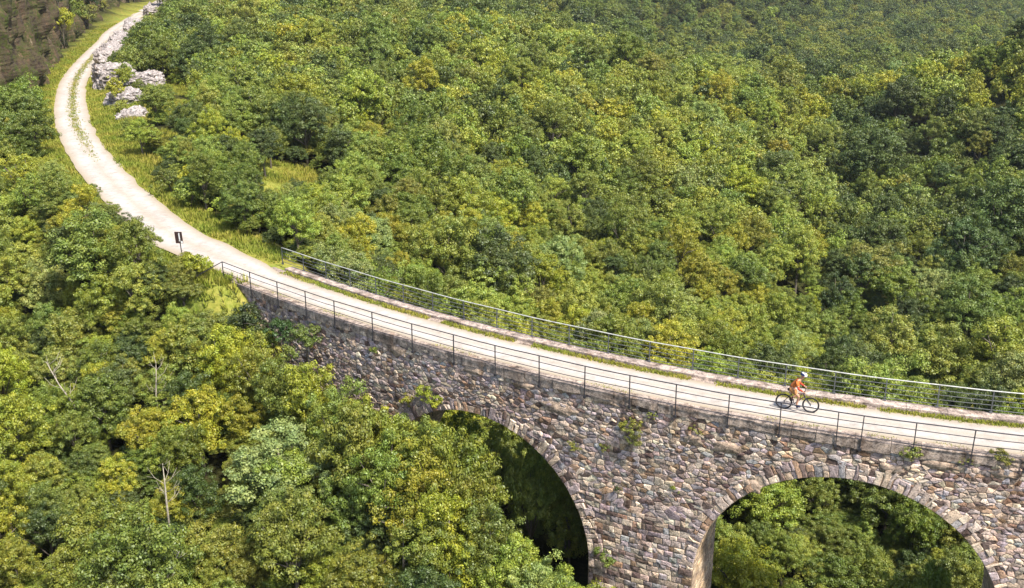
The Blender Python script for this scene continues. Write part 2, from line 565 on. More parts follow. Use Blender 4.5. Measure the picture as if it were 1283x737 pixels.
# ------------------------------------------------------------------ gravel road
def road_sheet():
    vs, fs, ed = [], [], []
    n = len(ROAD)
    K = 13
    for i in range(n):
        a = ROAD[max(i - 1, 0)]; b = ROAD[min(i + 1, n - 1)]
        t = (b - a) / np.hypot(*(b - a)); nr = np.array([-t[1], t[0]])   # left of travel (travel goes to the left of the photo)
        onb = 1 - sstep(NBR - 2, NBR + 6, i) if i > NBE + 4 else sstep(NBE - 6, NBE + 2, i)
        # lateral: camera side is +nr when travelling to the left
        lo = onb * -1.02 + (1 - onb) * -1.85
        hi = onb * 1.52 + (1 - onb) * 1.85
        lo += 0.28 * noise.noise(Vector((i * 0.31, 0, 1))) + 0.2 * noise.noise(Vector((i * 0.09, 3, 1))); hi += 0.16 * noise.noise(Vector((i * 0.35, 0, 5)))
        for k in range(K):
            f = k / (K - 1)
            q = ROAD[i] + nr * (lo + (hi - lo) * f)
            crown = 0.05 * (1 - (2 * f - 1) ** 2)
            vs.append((q[0], q[1], 0.01 + crown)); ed.append(float(np.interp(f, [0, .1, .27, .38, .5, .62, .73, .9, 1], [1, .55, 0, .15, .5, .15, 0, .55, 1])))
    for i in range(n - 1):
        for k in range(K - 1):
            fs.append((i * K + k, i * K + k + 1, (i + 1) * K + k + 1, (i + 1) * K + k))
    me = bpy.data.meshes.new('gravel_road')
    me.from_pydata(vs, [], [f[::-1] for f in fs])
    at = me.attributes.new('edge', 'FLOAT', 'POINT'); at.data.foreach_set('value', np.array(ed, np.float32))
    me.shade_smooth()
    o = link('gravel_road', me, None, M['gravel'])
    tag(o, 'pale limestone gravel track curving onto the viaduct', None, None, 'structure')
    return o
road_sheet()

# ------------------------------------------------------------------ viaduct
ARCHES = [(20.2, 6.5, -9.4), (38.4, 6.5, -8.45), (56.6, 6.5, -8.3)]
RING = 0.66
def open_top(u):
    for (c, r, zs) in ARCHES:
        if abs(u - c) < r:
            return zs + math.sqrt(r * r - (u - c) ** 2)
    return None
via = empty('stone_viaduct', BP(29, 2, -16))
tag(via, 'old stone railway viaduct with two round arches carrying the gravel track', 'viaduct')
VI = Matrix.Translation(-Vector(via.location))
def viaobj(name, mb, mat, smooth=False, parent=None):
    o = mb.build(name, mat, via, smooth)
    o.matrix_parent_inverse = Matrix.Identity(4)
    o.location = -Vector(via.location)
    return o

def viaduct_core():
    mb = MB()
    zb = -26.0
    us = set(np.round(np.arange(-1.5, U_END + 0.01, 0.5), 3).tolist())
    for (c, r, zs) in ARCHES:
        for k in range(0, 33):
            us.add(round(c - r * math.cos(math.pi * k / 32), 4))
        us.add(round(c - r - 0.0001, 5)); us.add(round(c + r + 0.0001, 5))
    us = sorted(us)
    def bot(u):
        t = open_top(u)
        return zb if t is None else t
    top = -0.14
    inset = 0.004
    for a, b in zip(us[:-1], us[1:]):
        if b - a < 0.0003:
            # pier reveal
            za, zb2 = bot(a), bot(b)
            p = [BP(a, inset, za), BP(a, WID, za), BP(b, WID, zb2), BP(b, inset, zb2)]
            mb.add(p, [(0, 1, 2, 3)])
            continue
        za, zb2 = bot(a), bot(b)
        n = 6
        p = [BP(a, inset, za), BP(b, inset, zb2), BP(b, inset, top), BP(a, inset, top)]
        mb.add(p, [(0, 1, 2, 3)])
        p = [BP(a, WID, za), BP(b, WID, zb2), BP(b, WID, top), BP(a, WID, top)]
        mb.add(p, [(3, 2, 1, 0)])
        mb.add([BP(a, inset, top), BP(b, inset, top), BP(b, WID, top), BP(a, WID, top)], [(0, 1, 2, 3)])
        if open_top((a + b) / 2) is not None:
            mb.add([BP(a, inset, za), BP(b, inset, zb2), BP(b, WID, zb2), BP(a, WID, za)], [(3, 2, 1, 0)])
    for u in (us[0], us[-1]):
        mb.add([BP(u, inset, zb), BP(u, WID, zb), BP(u, WID, top), BP(u, inset, top)], [(0, 1, 2, 3)])
    viaobj('masonry_core', mb, M['mortar'])
viaduct_core()

PAL = [((0.49, 0.415, 0.365), 30), ((0.40, 0.345, 0.355), 28), ((0.59, 0.485, 0.38), 14), ((0.17, 0.13, 0.118), 13), ((0.37, 0.255, 0.18), 8),
       ((0.35, 0.345, 0.36), 7), ((0.68, 0.59, 0.48), 10)]
PC = [p[0] for p in PAL]; PWt = [p[1] for p in PAL]
def pick_col():
    c = random.choices(PC, PWt)[0]
    k = random.uniform(0.55, 1.22)
    return tuple(x * k * random.uniform(0.95, 1.05) for x in c)
STONES = []    # (mapped verts, faces, col, centre, size)
def stone_poly(poly, mapf, proud, kind, col=None, depth=0.10):
    """poly: list of (a,b) in wall coordinates, counter clockwise; mapf(a,b,h) -> world"""
    P = np.array(poly, float)
    ar = 0.5 * abs(np.dot(P[:, 0], np.roll(P[:, 1], -1)) - np.dot(P[:, 1], np.roll(P[:, 0], -1)))
    if ar < 0.012: return
    c = P.mean(0)
    # cut the corners
    Q = []
    m = len(P)
    for i in range(m):
        a, b, d = P[i - 1], P[i], P[(i + 1) % m]
        f = random.uniform(0.04, 0.11)
        Q.append(b + (a - b) * f * 0.8); Q.append(b + (d - b) * f)
    Q = np.array(Q)
    n = len(Q)
    tx, ty = random.uniform(-0.05, 0.05), random.uniform(-0.05, 0.05)
    bev = min(0.032, 0.11 * math.sqrt(ar))
    In = c + (Q - c) * (1 - bev / (np.linalg.norm(Q - c, axis=1, keepdims=True) + 1e-6))
    vs = [mapf(q[0], q[1], -depth) for q in Q]
    vs += [mapf(q[0], q[1], proud * 0.45) for q in Q]
    vs += [mapf(q[0], q[1], proud + tx * (q[0] - c[0]) + ty * (q[1] - c[1]) + random.uniform(-0.008, 0.008)) for q in In]
    vs.append(mapf(c[0], c[1], proud + random.uniform(0.0, 0.03)))
    fs = []
    for i in range(n):
        j = (i + 1) % n
        fs.append((i, j, n + j, n + i)); fs.append((n + i, n + j, 2 * n + j, 2 * n + i)); fs.append((2 * n + i, 2 * n + j, 3 * n))
    STONES.append((kind, vs, fs, col or pick_col(), mapf(c[0], c[1], 0), ar))

def face_map(a, b, h):
    return BP(a, -h, b)
def push_out(a, b):
    for (c, r, zs) in ARCHES:
        dx, dz = a - c, b - zs
        Ro = r + RING * (0.74 + 0.2 * math.sin(math.atan2(dz, dx) * 23) * math.sin(math.atan2(dz, dx) * 9)) + 0.015
        if dz > 0:
            d = math.hypot(dx, dz)
            if d < Ro and d > 1e-6:
                a, b = c + dx / d * Ro, zs + dz / d * Ro
        elif abs(dx) < r + 0.01:
            a = c + math.copysign(r + 0.01, dx)
    return a, b
# face rubble: irregular cells grown from jittered rows of sites
def clip_half(poly, m, n):
    out = []
    k = len(poly)
    for i in range(k):
        p, q = poly[i], poly[(i + 1) % k]
        dp = (p[0] - m[0]) * n[0] + (p[1] - m[1]) * n[1]; dq = (q[0] - m[0]) * n[0] + (q[1] - m[1]) * n[1]
        if dp <= 0: out.append(p)
        if (dp < 0 < dq) or (dq < 0 < dp):
            t = dp / (dp - dq); out.append((p[0] + (q[0] - p[0]) * t, p[1] + (q[1] - p[1]) * t))
    return out
AN = 0.60      # stones are wider than tall
sites = []
z = -0.10
while z > -14.5:
    hrow = random.uniform(0.15, 0.27)
    u = 0.5 + random.uniform(-0.3, 0)
    while u < 52:
        wst = random.choice([0.14, 0.19, 0.25, 0.32, 0.42, 0.58]) * random.uniform(0.85, 1.15)
        wav = 0.16 * math.sin(u * 0.55 + z * 0.9) + 0.08 * math.sin(u * 1.7 - z * 2.3)
        cu, cz = u + wst / 2 + random.uniform(-.05, .05), z - hrow / 2 + wav + random.uniform(-0.065, 0.065)
        u += wst
        bad = (cu < 5 and cz < -5) or cz < -5.0 + 0.7 * math.sin(cu * 0.8)
        for (c, r, zs) in ARCHES:
            dx, dz = cu - c, cz - zs
            if dz > 0 and math.hypot(dx, dz) < r + 0.25: bad = True
            if dz <= 0 and abs(dx) < r - 0.05: bad = True
        if not bad and random.random() > 0.05: sites.append((cu * AN, cz))
    z -= hrow
S2 = np.array(sites)
bins = {}
for i, (a_, b_) in enumerate(sites): bins.setdefault((int(a_ // 0.5), int(b_ // 0.5)), []).append(i)
for i, (a_, b_) in enumerate(sites):
    bx, by = int(a_ // 0.5), int(b_ // 0.5)
    nb = [j for ix in (-2, -1, 0, 1, 2) for iy in (-2, -1, 0, 1, 2) for j in bins.get((bx + ix, by + iy), []) if j != i]
    if not nb: continue
    D = S2[nb] - S2[i]; o_ = np.argsort((D ** 2).sum(1))[:16]
    poly = [(a_ - .34, b_ - .34), (a_ + .34, b_ - .34), (a_ + .34, b_ + .34), (a_ - .34, b_ + .34)]
    for k_ in o_:
        dx, dz = D[k_]; L_ = math.hypot(dx, dz)
        gap = random.uniform(0.003, 0.013)
        poly = clip_half(poly, (a_ + dx / 2 - dx / L_ * gap, b_ + dz / 2 - dz / L_ * gap), (dx, dz))
        if len(poly) < 3: break
    if len(poly) < 3: continue
    poly = [push_out(p[0] / AN, min(p[1], -0.2)) for p in poly]
    # drop doubled corners
    pl = []
    for p in poly:
        if not pl or math.hypot(p[0] - pl[-1][0], p[1] - pl[-1][1]) > 0.03: pl.append(p)
    if len(pl) > 3 and math.hypot(pl[0][0] - pl[-1][0], pl[0][1] - pl[-1][1]) < 0.03: pl.pop()
    if len(pl) < 3: continue
    pl = [(p[0] + random.uniform(-.012, .012), p[1] + random.uniform(-.012, .012)) for p in pl]
    stone_poly(pl, face_map, random.choice([0.012, 0.018, 0.025, 0.035, 0.05]), 'stone')
# squared courses low on the piers
z = -4.0
while z > -14.5:
    hrow = random.uniform(0.19, 0.33)
    u = 1.0 + random.uniform(-0.3, 0)
    while u < 52:
        wst = random.choice([0.22, 0.30, 0.38, 0.48, 0.60]) * random.uniform(0.85, 1.15)
        wav = 0.10 * math.sin(u * 0.5 + z * 0.4)
        cu, cz = u + wst / 2, z - hrow / 2 + wav
        bad = cu < 5 or cz > -5.0 + 0.7 * math.sin(cu * 0.8)
        for (c, r, zs) in ARCHES:
            dx, dz = cu - c, cz - zs
            if dz > 0 and math.hypot(dx, dz) < r + RING * 0.55: bad = True
            if dz <= 0 and abs(dx) < r - 0.05: bad = True
        if not bad:
            J = lambda q: random.uniform(-q, q)
            g_ = 0.008
            u0, u1, z0, z1 = u + g_, u + wst - g_, z - hrow + wav + g_, z + wav - g_
            pl = [(u0 + J(.02), z0 + J(.018)), ((u0 + u1) / 2, z0 + J(.018)), (u1 + J(.02), z0 + J(.018)), (u1 + J(.02), z1 + J(.018)), ((u0 + u1) / 2, z1 + J(.018)), (u0 + J(.02), z1 + J(.018))]
            stone_poly([push_out(*p) for p in pl], face_map, random.choice([0.012, 0.018, 0.025, 0.035, 0.045]), 'stone')
        u += wst
    z -= hrow
# voussoirs
for ai, (c, r, zs) in enumerate(ARCHES[:2]):
    th = 0.0
    while th < math.pi - 0.01:
        dt = random.choice([0.15, 0.19, 0.24, 0.30, 0.38]) * random.uniform(.9, 1.1) / r
        if th + dt > math.pi: dt = math.pi - th
        if math.pi - th - dt < 0.15 / r: dt = math.pi - th
        ro = r + RING * random.choice([0.72, 0.9, 1.0, 1.1, 1.25])
        J = lambda: random.uniform(-0.012, 0.012)
        def pol(rr, t): return (c - rr * math.cos(t), zs + rr * math.sin(t))
        t0, t1 = th + 0.010 / r, th + dt - 0.010 / r
        if random.random() < 0.5:
            rm = r + RING * random.uniform(0.4, 0.6)
            parts = [(r + 0.0, rm - 0.01), (rm + 0.01, ro)]
        else:
            parts = [(r + 0.0, ro)]
        for (ra, rb) in parts:
            pl = [pol(ra, t1), pol(ra, t0), pol((ra + rb) / 2, t0 + J() * .5), pol(rb, t0 + J()), pol(rb, t1 + J()), pol((ra + rb) / 2, t1 + J() * .5)]
            col = random.choices(PC, PWt)[0]
            k = random.uniform(0.75, 1.25)
            stone_poly(pl, face_map, random.uniform(0.02, 0.075), 'voussoir', tuple(x * k for x in col), 0.12)
        th += dt
# reveal of the right arch, the side that the camera sees
c, r, zs = ARCHES[1]
def rev_map(a, b, h):
    # a across the vault 0..WID, b arc coordinate: negative below springing, positive along the arc
    if b <= 0: return BP(c - r + h, a, zs + b)
    t = b / r
    return BP(c - (r - h) * math.cos(t), a, zs + (r - h) * math.sin(t))
b = -6.0
while b < 9.0:
    hb = random.uniform(0.22, 0.42)
    a = 0.02 - random.uniform(0, 0.3)
    while a < WID:
        wa = random.uniform(0.35, 0.8)
        a0, a1 = max(a, 0.02), min(a + wa, WID - 0.02)
        if a1 - a0 > 0.1:
            J = lambda: random.uniform(-0.02, 0.02)
            pl = [(a0 + 0.01, b + 0.012 + J()), (a1 - 0.01, b + 0.012 + J()), (a1 - 0.01, b + hb - 0.012 + J()), (a0 + 0.01, b + hb - 0.012 + J())]
            colr = random.choice([(0.50, 0.38, 0.25), (0.44, 0.36, 0.27), (0.36, 0.28, 0.2), (0.54, 0.45, 0.33)])
            stone_poly(pl, rev_map, random.uniform(0.01, 0.06), 'stone', colr)
        a += wa
    b += hb
def emit_stones():
    for kind, one, rest in (('stone', 'stone', 'small_stones'), ('voussoir', 'voussoir', 'more_voussoirs')):
        L = [s for s in STONES if s[0] == kind]
        sc = []
        for s in L:
            x, y, zc = project(np.array(s[4]))
            inn = (0 < x < W) and (0 < y < H)
            if x < 430 or y > 700 + 0.2 * (x - 700): inn = inn and x > 735
            sc.append((s[5] / zc ** 2) * (1 if inn else 0.001))
        order = np.argsort(-np.array(sc))
        keep = set(order[:300].tolist())
        mb = MB()
        for i, s in enumerate(L):
            if i in keep:
                m = MB(); m.add([v - Vector(via.location) for v in s[1]], s[2], s[3])
                ob = link(one, m.mesh(one, M['stone']), via)
            else:
                mb.add([v - Vector(via.location) for v in s[1]], s[2], s[3])
        if mb.v:
            ob = link(rest, mb.mesh(rest, M['stone']), via)
            ob['kind'] = 'stuff'
emit_stones()
# coping along the near edge and the raised kerb along the far edge, in pieces
u = 0.6
while u < U_END:
    L = random.uniform(0.9, 1.7)
    mb = MB()
    z0, z1 = -0.40 + random.uniform(-0.08, 0.10), 0.02 + random.uniform(-0.015, 0.02)
    va, vb = -0.09 + random.uniform(-0.03, 0.05), 0.46 + random.uniform(-0.06, 0.06)
    pts = []
    ks = np.linspace(u + 0.01, u + L - 0.01, 5)
    for k in ks:
        j = random.uniform(-0.025, 0.025)
        pts += [BP(k, va + j, z0 + j), BP(k, va + j, z1 - 0.03), BP(k, va + 0.04 + j, z1), BP(k, vb, z1), BP(k, vb, z0)]
    fs = []
    for i in range(4):
        for q in range(5):
            q2 = (q + 1) % 5
            fs.append((i * 5 + q, i * 5 + q2, i * 5 + 5 + q2, i * 5 + 5 + q))
    fs += [(4, 3, 2, 1, 0), (20, 21, 22, 23, 24)]
    mb.add([p - Vector(via.location) for p in pts], fs)
    link('coping_slab', mb.mesh('coping_slab', M['coping']), via)
    u += L
u = 1.2
while u < U_END:
    L = random.uniform(1.6, 2.4)
    mb = MB()
    pts = []
    for k in np.linspace(u + 0.006, u + L - 0.006, 5):
        j = random.uniform(-0.012, 0.012); zz = 0.16 + random.uniform(-0.01, 0.01)
        pts += [BP(k, 3.38 + j, -0.12), BP(k, 3.38 + j, zz - 0.02), BP(k, 3.40 + j, zz), BP(k, 3.97, zz), BP(k, 3.97, -0.12)]
    fs = []
    for i in range(4):
        for q in range(5):
            q2 = (q + 1) % 5
            fs.append((i * 5 + q, i * 5 + q2, i * 5 + 5 + q2, i * 5 + 5 + q))
    fs += [(4, 3, 2, 1, 0), (20, 21, 22, 23, 24)]
    mb.add([p - Vector(via.location) for p in pts], fs)
    link('kerb_slab', mb.mesh('kerb_slab', M['kerb']), via)
    u += L
# ballast bed under the strip between road and kerb
mb = MB()
ks = np.arange(0.0, U_END, 0.5)
for k in ks:
    mb.v += [tuple(BP(k, 0.3, -0.05) - Vector(via.location)), tuple(BP(k, 3.39, 0.0) - Vector(via.location))]
for i in range(len(ks) - 1):
    mb.f.append((2 * i, 2 * i + 2, 2 * i + 3, 2 * i + 1))
mb.build('deck_bed', M['coping'], via)
# patches of tan render on the face
def wall_uz(px, py):
    d = ray(px, py); a = math.atan2(d[0], d[1])
    m = (_us > -3) & (_us < 62)
    i = np.where(m)[0][np.argmin(np.abs(np.arctan2(_x[m], _y[m]) - a))]
    return float(_us[i]), CH + (_y[i] / d[1]) * d[2]
for (px, py, wu, wz) in [(700, 508, 2.0, 0.45), (655, 478, 1.3, 0.30), (500, 436, 1.2, 0.5), (440, 425, 0.8, 0.35), (915, 556, 1.6, 0.42), (845, 505, 1.8, 0.30), (870, 545, 0.9, 0.4),
                         (930, 525, 1.5, 0.35), (1020, 543, 1.7, 0.34), (1120, 583, 1.1, 0.35), (1180, 577, 1.4, 0.3), (945, 605, 0.8, 0.5), (760, 497, 1.5, 0.28), (595, 460, 1.2, 0.3), (1260, 590, 1.2, 0.25)]:
    cu, cz = wall_uz(px, py + 5)
    wz *= 1.5; wu *= 1.15
    n = 18
    mb = MB()
    ring = []
    sd_ = random.uniform(0, 10)
    for k in range(n):
        t = 2 * math.pi * k / n
        rr = 0.82 + 0.28 * math.sin(2 * t + sd_) * math.sin(3 * t + sd_ * 2) + random.uniform(-0.1, 0.1)
        ex = math.copysign(abs(math.cos(t)) ** 0.6, math.cos(t)); ez = math.copysign(abs(math.sin(t)) ** 0.6, math.sin(t))
        ring.append((cu + wu / 2 * rr * ex, min(cz + wz / 2 * rr * ez, -0.36)))
    L0 = [BP(a, -0.0, b_) for a, b_ in ring]; L1 = [BP(cu + (a - cu) * .93, -0.052, cz + (b_ - cz) * .9) for a, b_ in ring]
    mid = BP(cu, -0.057, min(cz, -0.36))
    vs = [p - Vector(via.location) for p in L0 + L1 + [mid]]
    fs = [(k, (k + 1) % n, n + (k + 1) % n, n + k) for k in range(n)] + [(n + k, n + (k + 1) % n, 2 * n) for k in range(n)]
    mb.add(vs, fs)
    mb.build('render_patch', M['patch'], via, True)

# ------------------------------------------------------------------ railings
near_px = [(281, 328), (315, 340), (349, 352), (384.5, 364.5), (420.7, 377.5), (468, 390), (518, 403), (570, 417), (622.5, 431), (677.5, 446), (735, 459),
           (791, 471), (849, 482.5), (915, 492.5), (980.5, 502.5), (1052, 513), (1083, 517.5), (1148.5, 527), (1222, 538), (1290, 547)]
near_u = [wall_uz(px, py)[0] for px, py in near_px]
while near_u[-1] < U_END - 2: near_u.append(near_u[-1] + 2.2)
def railing(name, label, us, v, bars, zfoot, mat, matpost, rtop, rbar, extra=None):
    r0 = empty(name, BP(us[0], v, 0))
    tag(r0, label, 'railing')
    O = Vector(r0.location)
    for i, u in enumerate(us):
        mb = MB()
        p = BP(u, v, 0) - O
        _, t, n = frame_at(u)
        rot = Matrix(((t[0], n[0], 0), (t[1], n[1], 0), (0, 0, 1))) @ Matrix.Rotation(random.uniform(-0.018, 0.018), 3, 'Y') @ Matrix.Rotation(random.uniform(-0.014, 0.014), 3, 'X')
        zt = bars[0] - 0.01
        lean = random.uniform(-0.015, 0.015)
        mb.box(p + Vector((0, 0, (zt + zfoot) / 2)), (0.042, 0.042, zt - zfoot), rot)
        mb.box(p + Vector((0, 0, zfoot + 0.06)), (0.12, 0.09, 0.12), rot)
        mb.build('post', matpost, r0)
    dense = []
    for a, b in zip(us[:-1], us[1:]):
        dense += list(np.linspace(a, b, 5)[:-1])
    dense.append(us[-1])
    for k, zb in enumerate(bars):
        mb = MB()
        mb.tube([BP(u, v, zb + 0.008 * math.sin(u * 1.1 + k)) - O for u in dense], rtop if k == 0 else rbar, 6)
        mb.build('handrail' if k == 0 else 'rail_bar', mat if k == 0 else matpost, r0, True)
    if extra: extra(r0, O)
    return r0
def slant(r0, O):
    mb = MB()
    a = BP(near_u[0], -0.14, 1.1) - O
    e = Vector(at_level(247, 345.5, 0.25)) - O
    mb.tube([a, a.lerp(e, 0.5), e, e + Vector((0, 0, -1.6))], 0.03, 6)
    mb.build('end_rail', M['iron'], r0, True)
railing('metal_railing', 'dark iron railing with thin bars along the near edge of the viaduct', near_u, -0.14, [1.1, 0.78, 0.46, 0.14], -0.5, M['iron'], M['iron'], 0.028, 0.019, slant)
far_u = [-1.6]
far_u[0] = 0.3
while far_u[-1] < U_END - 2.3: far_u.append(far_u[-1] + 2.3)
railing('metal_railing', 'pale galvanised railing with five bars along the far edge of the viaduct', far_u, 3.86, [1.22, 0.98, 0.76, 0.54, 0.32], 0.12, M['galv'], M['galv_dark'], 0.028, 0.017)

# ------------------------------------------------------------------ foliage prototypes
def leaf_mesh(name, centres, radii, nleaf, size, seed, flat=0.7, bright=None):
    g = np.random.default_rng(seed)
    C = np.asarray(centres); n = len(C)
    idx = np.repeat(np.arange(n), nleaf)
    m = len(idx)
    d = g.normal(size=(m, 3)); d /= np.linalg.norm(d, axis=1, keepdims=True)
    rr = g.random(m) ** 0.45
    off = d * rr[:, None] * np.asarray(radii)[idx][:, None]
    off[:, 2] *= flat
    P = C[idx] + off
    nm = d * 1.15 + np.array([0, 0, 0.5]) + g.normal(size=(m, 3)) * 0.42
    nm /= np.linalg.norm(nm, axis=1, keepdims=True)
    t = np.cross(nm, g.normal(size=(m, 3))); t /= np.linalg.norm(t, axis=1, keepdims=True)
    b = np.cross(nm, t)
    s = size * g.uniform(0.6, 1.35, m)
    L = (s * 0.5)[:, None]; Wd = (s * 0.30)[:, None]
    V = np.stack([P - t * L, P + b * Wd + t * L * 0.1, P + t * L, P - b * Wd + t * L * 0.1], 1).reshape(-1, 3)
    me = bpy.data.meshes.new(name)
    me.vertices.add(m * 4); me.vertices.foreach_set('co', V.astype(np.float32).ravel())
    me.loops.add(m * 4); me.loops.foreach_set('vertex_index', np.arange(m * 4, dtype=np.int32))
    me.polygons.add(m); me.polygons.foreach_set('loop_start', np.arange(0, m * 4, 4, dtype=np.int32))
    me.update(calc_edges=True)
    cb = g.uniform(-0.16, 0.16, n)
    lv = np.clip(0.5 + cb[idx] + g.normal(size=m) * 0.17, 0, 1)
    at = me.attributes.new('lv', 'FLOAT', 'POINT')
    at.data.foreach_set('value', np.repeat(lv, 4).astype(np.float32))
    me.materials.append(M['leaf'])
    return me

def crown_points(seed, Ht, Rad, n, low=0.28):
    """clump centres: a few boughs of different reach, each carrying layered sprays, so the outline is uneven"""
    g = np.random.default_rng(seed)
    nb = int(g.integers(7, 11))
    B = []
    for k in range(nb):
        th = 2 * math.pi * (k + g.uniform(-.35, .35)) / nb * 2.0
        el = g.uniform(-0.15, 1.0)
        rr = g.uniform(0.42, 0.80)
        B.append((np.array([math.cos(th) * rr * Rad * (1 - .45 * max(el, 0)), math.sin(th) * rr * Rad * (1 - .45 * max(el, 0)), Ht * (low + (1 - low) * (0.42 + 0.40 * el))]), Rad * g.uniform(0.34, 0.56)))
    B.append((np.array([g.normal() * .25, g.normal() * .25, Ht * 0.86]), Rad * g.uniform(0.30, 0.45)))
    B.append((np.array([0, 0, Ht * (low + (1 - low) * 0.45)]), Rad * 0.55))
    wts = np.array([b[1] ** 2 for b in B]); wts /= wts.sum()
    out, rad = [], []
    while len(out) < n:
        c, r = B[g.choice(len(B), p=wts)]
        d = g.normal(size=3); d /= np.linalg.norm(d)
        if d[2] < -0.5: continue
        k = (0.45 + 0.62 * g.random() ** 0.5)
        if g.random() < 0.08: k *= 1.3
        p = c + d * np.array([r, r, r * 0.95]) * k
        if p[2] < Ht * low * 0.6: continue
        out.append(p); rad.append(Rad * g.uniform(0.10, 0.22))
    return np.array(out), np.array(rad)

def trunk_mesh(name, pts, Ht, seed, mat, nlimb=11, base=0.13):
    g = np.random.default_rng(seed)
    mb = MB()
    top = pts[:, :2].mean(0)
    sp_ = [Vector((0, 0, -0.6)), Vector((g.normal() * .08, g.normal() * .08, Ht * 0.2)), Vector((g.normal() * .18, g.normal() * .18, Ht * 0.45)), Vector((top[0], top[1], Ht * 0.82))]
    mb.tube(sp_, [base * 1.25, base, base * 0.7, base * 0.2], 7)
    for i in g.choice(len(pts), min(nlimb, len(pts)), replace=False):
        q = Vector(pts[i]); f = g.uniform(0.25, 0.7)
        s = sp_[1].lerp(sp_[2], f) if f < 0.5 else sp_[2].lerp(sp_[3], (f - 0.5))
        md = s.lerp(q, 0.5) + Vector((g.normal() * .15, g.normal() * .15, 0.25))
        mb.tube([s, md, q], [base * 0.5, base * 0.32, base * 0.10], 5)
    return mb.mesh(name, mat, True)

PROTO = []
NP = 14
for k in range(NP):
    Ht = 6.0; Rad = 2.2 + 0.25 * (k % 3)
    pts, rad = crown_points(100 + k, Ht, Rad, 165 + 14 * (k % 4), 0.16 + 0.03 * (k % 3))
    cm = leaf_mesh('crown', pts, rad, 125, 0.112 + 0.012 * (k % 3), 200 + k, flat=0.62)
    tm = trunk_mesh('trunk', pts, Ht, 300 + k, M['bark'])
    PROTO.append((cm, tm, Rad, Ht))
# far crowns, coarser
FPROTO = []
for k in range(9):
    Ht = 6.0; Rad = 2.4 + 0.25 * (k % 3)
    pts, rad = crown_points(500 + k, Ht, Rad, 90, 0.12)
    FPROTO.append(leaf_mesh('far_crown', pts, rad * 1.25, 44, 0.27, 600 + k))
# tufts for shrubs
SPROTO = []
for k in range(5):
    pts, rad = crown_points(700 + k, 1.6, 1.0, 60, 0.02)
    SPROTO.append((leaf_mesh('shrub_foliage', pts, rad * 1.3, 60, 0.10, 800 + k), trunk_mesh('shrub_stem', pts, 1.6, 900 + k, M['bark'], 9, 0.04)))

TINT = {'yellow': (0.315, 0.304, 0.030), 'light': (0.256, 0.286, 0.046), 'mid': (0.150, 0.184, 0.032), 'dark': (0.056, 0.084, 0.025),
        'pale': (0.250, 0.284, 0.095), 'olive': (0.212, 0.216, 0.038), 'rust': (0.315, 0.272, 0.032)}
TWORD = {'yellow': 'yellow-green', 'light': 'light green', 'mid': 'mid green', 'dark': 'dark green', 'pale': 'pale green', 'olive': 'olive green', 'rust': 'yellowing'}

# ------------------------------------------------------------------ what the trees must not hide
keep_pts = []
for i in range(0, len(ROAD)):
    a = ROAD[max(i - 1, 0)]; b = ROAD[min(i + 1, len(ROAD) - 1)]
    t = (b - a) / np.hypot(*(b - a)); nr = np.array([-t[1], t[0]])
    x, y, zc = project(np.array([ROAD[i][0], ROAD[i][1], 0.]))
    if not (-40 < x < W + 40): continue
    onb = i < NBR
    for l in (-2.3, -1.0, 0.5, 1.8):
        q = ROAD[i] + nr * l
        if (not onb) and l > 0.6:
            px, py, _ = project(np.array([q[0], q[1], 0.]))
            if 195 < py < 345: continue
        keep_pts.append((q[0], q[1], 0.1))
        if onb: keep_pts.append((q[0], q[1], 1.2))
for (lx, ly) in [(u_, v_) for u_ in range(340, 1283, 14) for v_ in range(350, 737, 14)]:
    # visible lower limit of the masonry in the photo
    pass
def front_limit(px):
    xs = [270, 335, 430, 500, 545, 600, 640, 690, 735, 765]
    ys = [350, 392, 468, 505, 520, 600, 668, 700, 722, 800]
    return np.interp(px, xs, ys) if px < 765 else 900
for px in range(300, 1290, 15):
    for py in range(340, 737, 14):
        u, zz = wall_uz(px, py)
        if zz < -0.2 and py < front_limit(px):
            b = BP(u, 0, zz); keep_pts.append(tuple(b))
for (px, py) in [(130, 60), (150, 60), (140, 95), (165, 105), (185, 105), (165, 135), (160, 145), (195, 20), (185, 150), (200, 160), (185, 190), (205, 230),
                 (60, 80), (75, 50), (90, 30), (110, 10), (226, 295), (229, 322), (265, 355), (250, 345), (350, 222), (370, 215), (340, 235), (60, 200), (205, 105)]:
    p = at_level(px, py, 0.15); keep_pts.append(tuple(p))
for (px, py) in [(350, 222), (365, 225), (380, 222), (335, 228), (345, 240), (395, 232), (210, 150), (225, 132), (208, 178), (232, 118), (215, 110), (200, 200)]:
    p = ground_at(px, py); keep_pts.append((p[0], p[1], p[2] + 0.2))
KP = np.array(keep_pts)
CAM = np.array([0, 0, CH])
KD = KP - CAM; KL = np.linalg.norm(KD, axis=1); KU = KD / KL[:, None]
def blocks(c, r, rz):
    q = np.array(c) - CAM
    t = KU @ q
    ok = (t > 0) & (t < KL - 0.3)
    e = q[None] - KU * t[:, None]
    e[:, 2] *= r / rz
    return bool((ok & ((e ** 2).sum(1) < (r * 0.96) ** 2)).any())

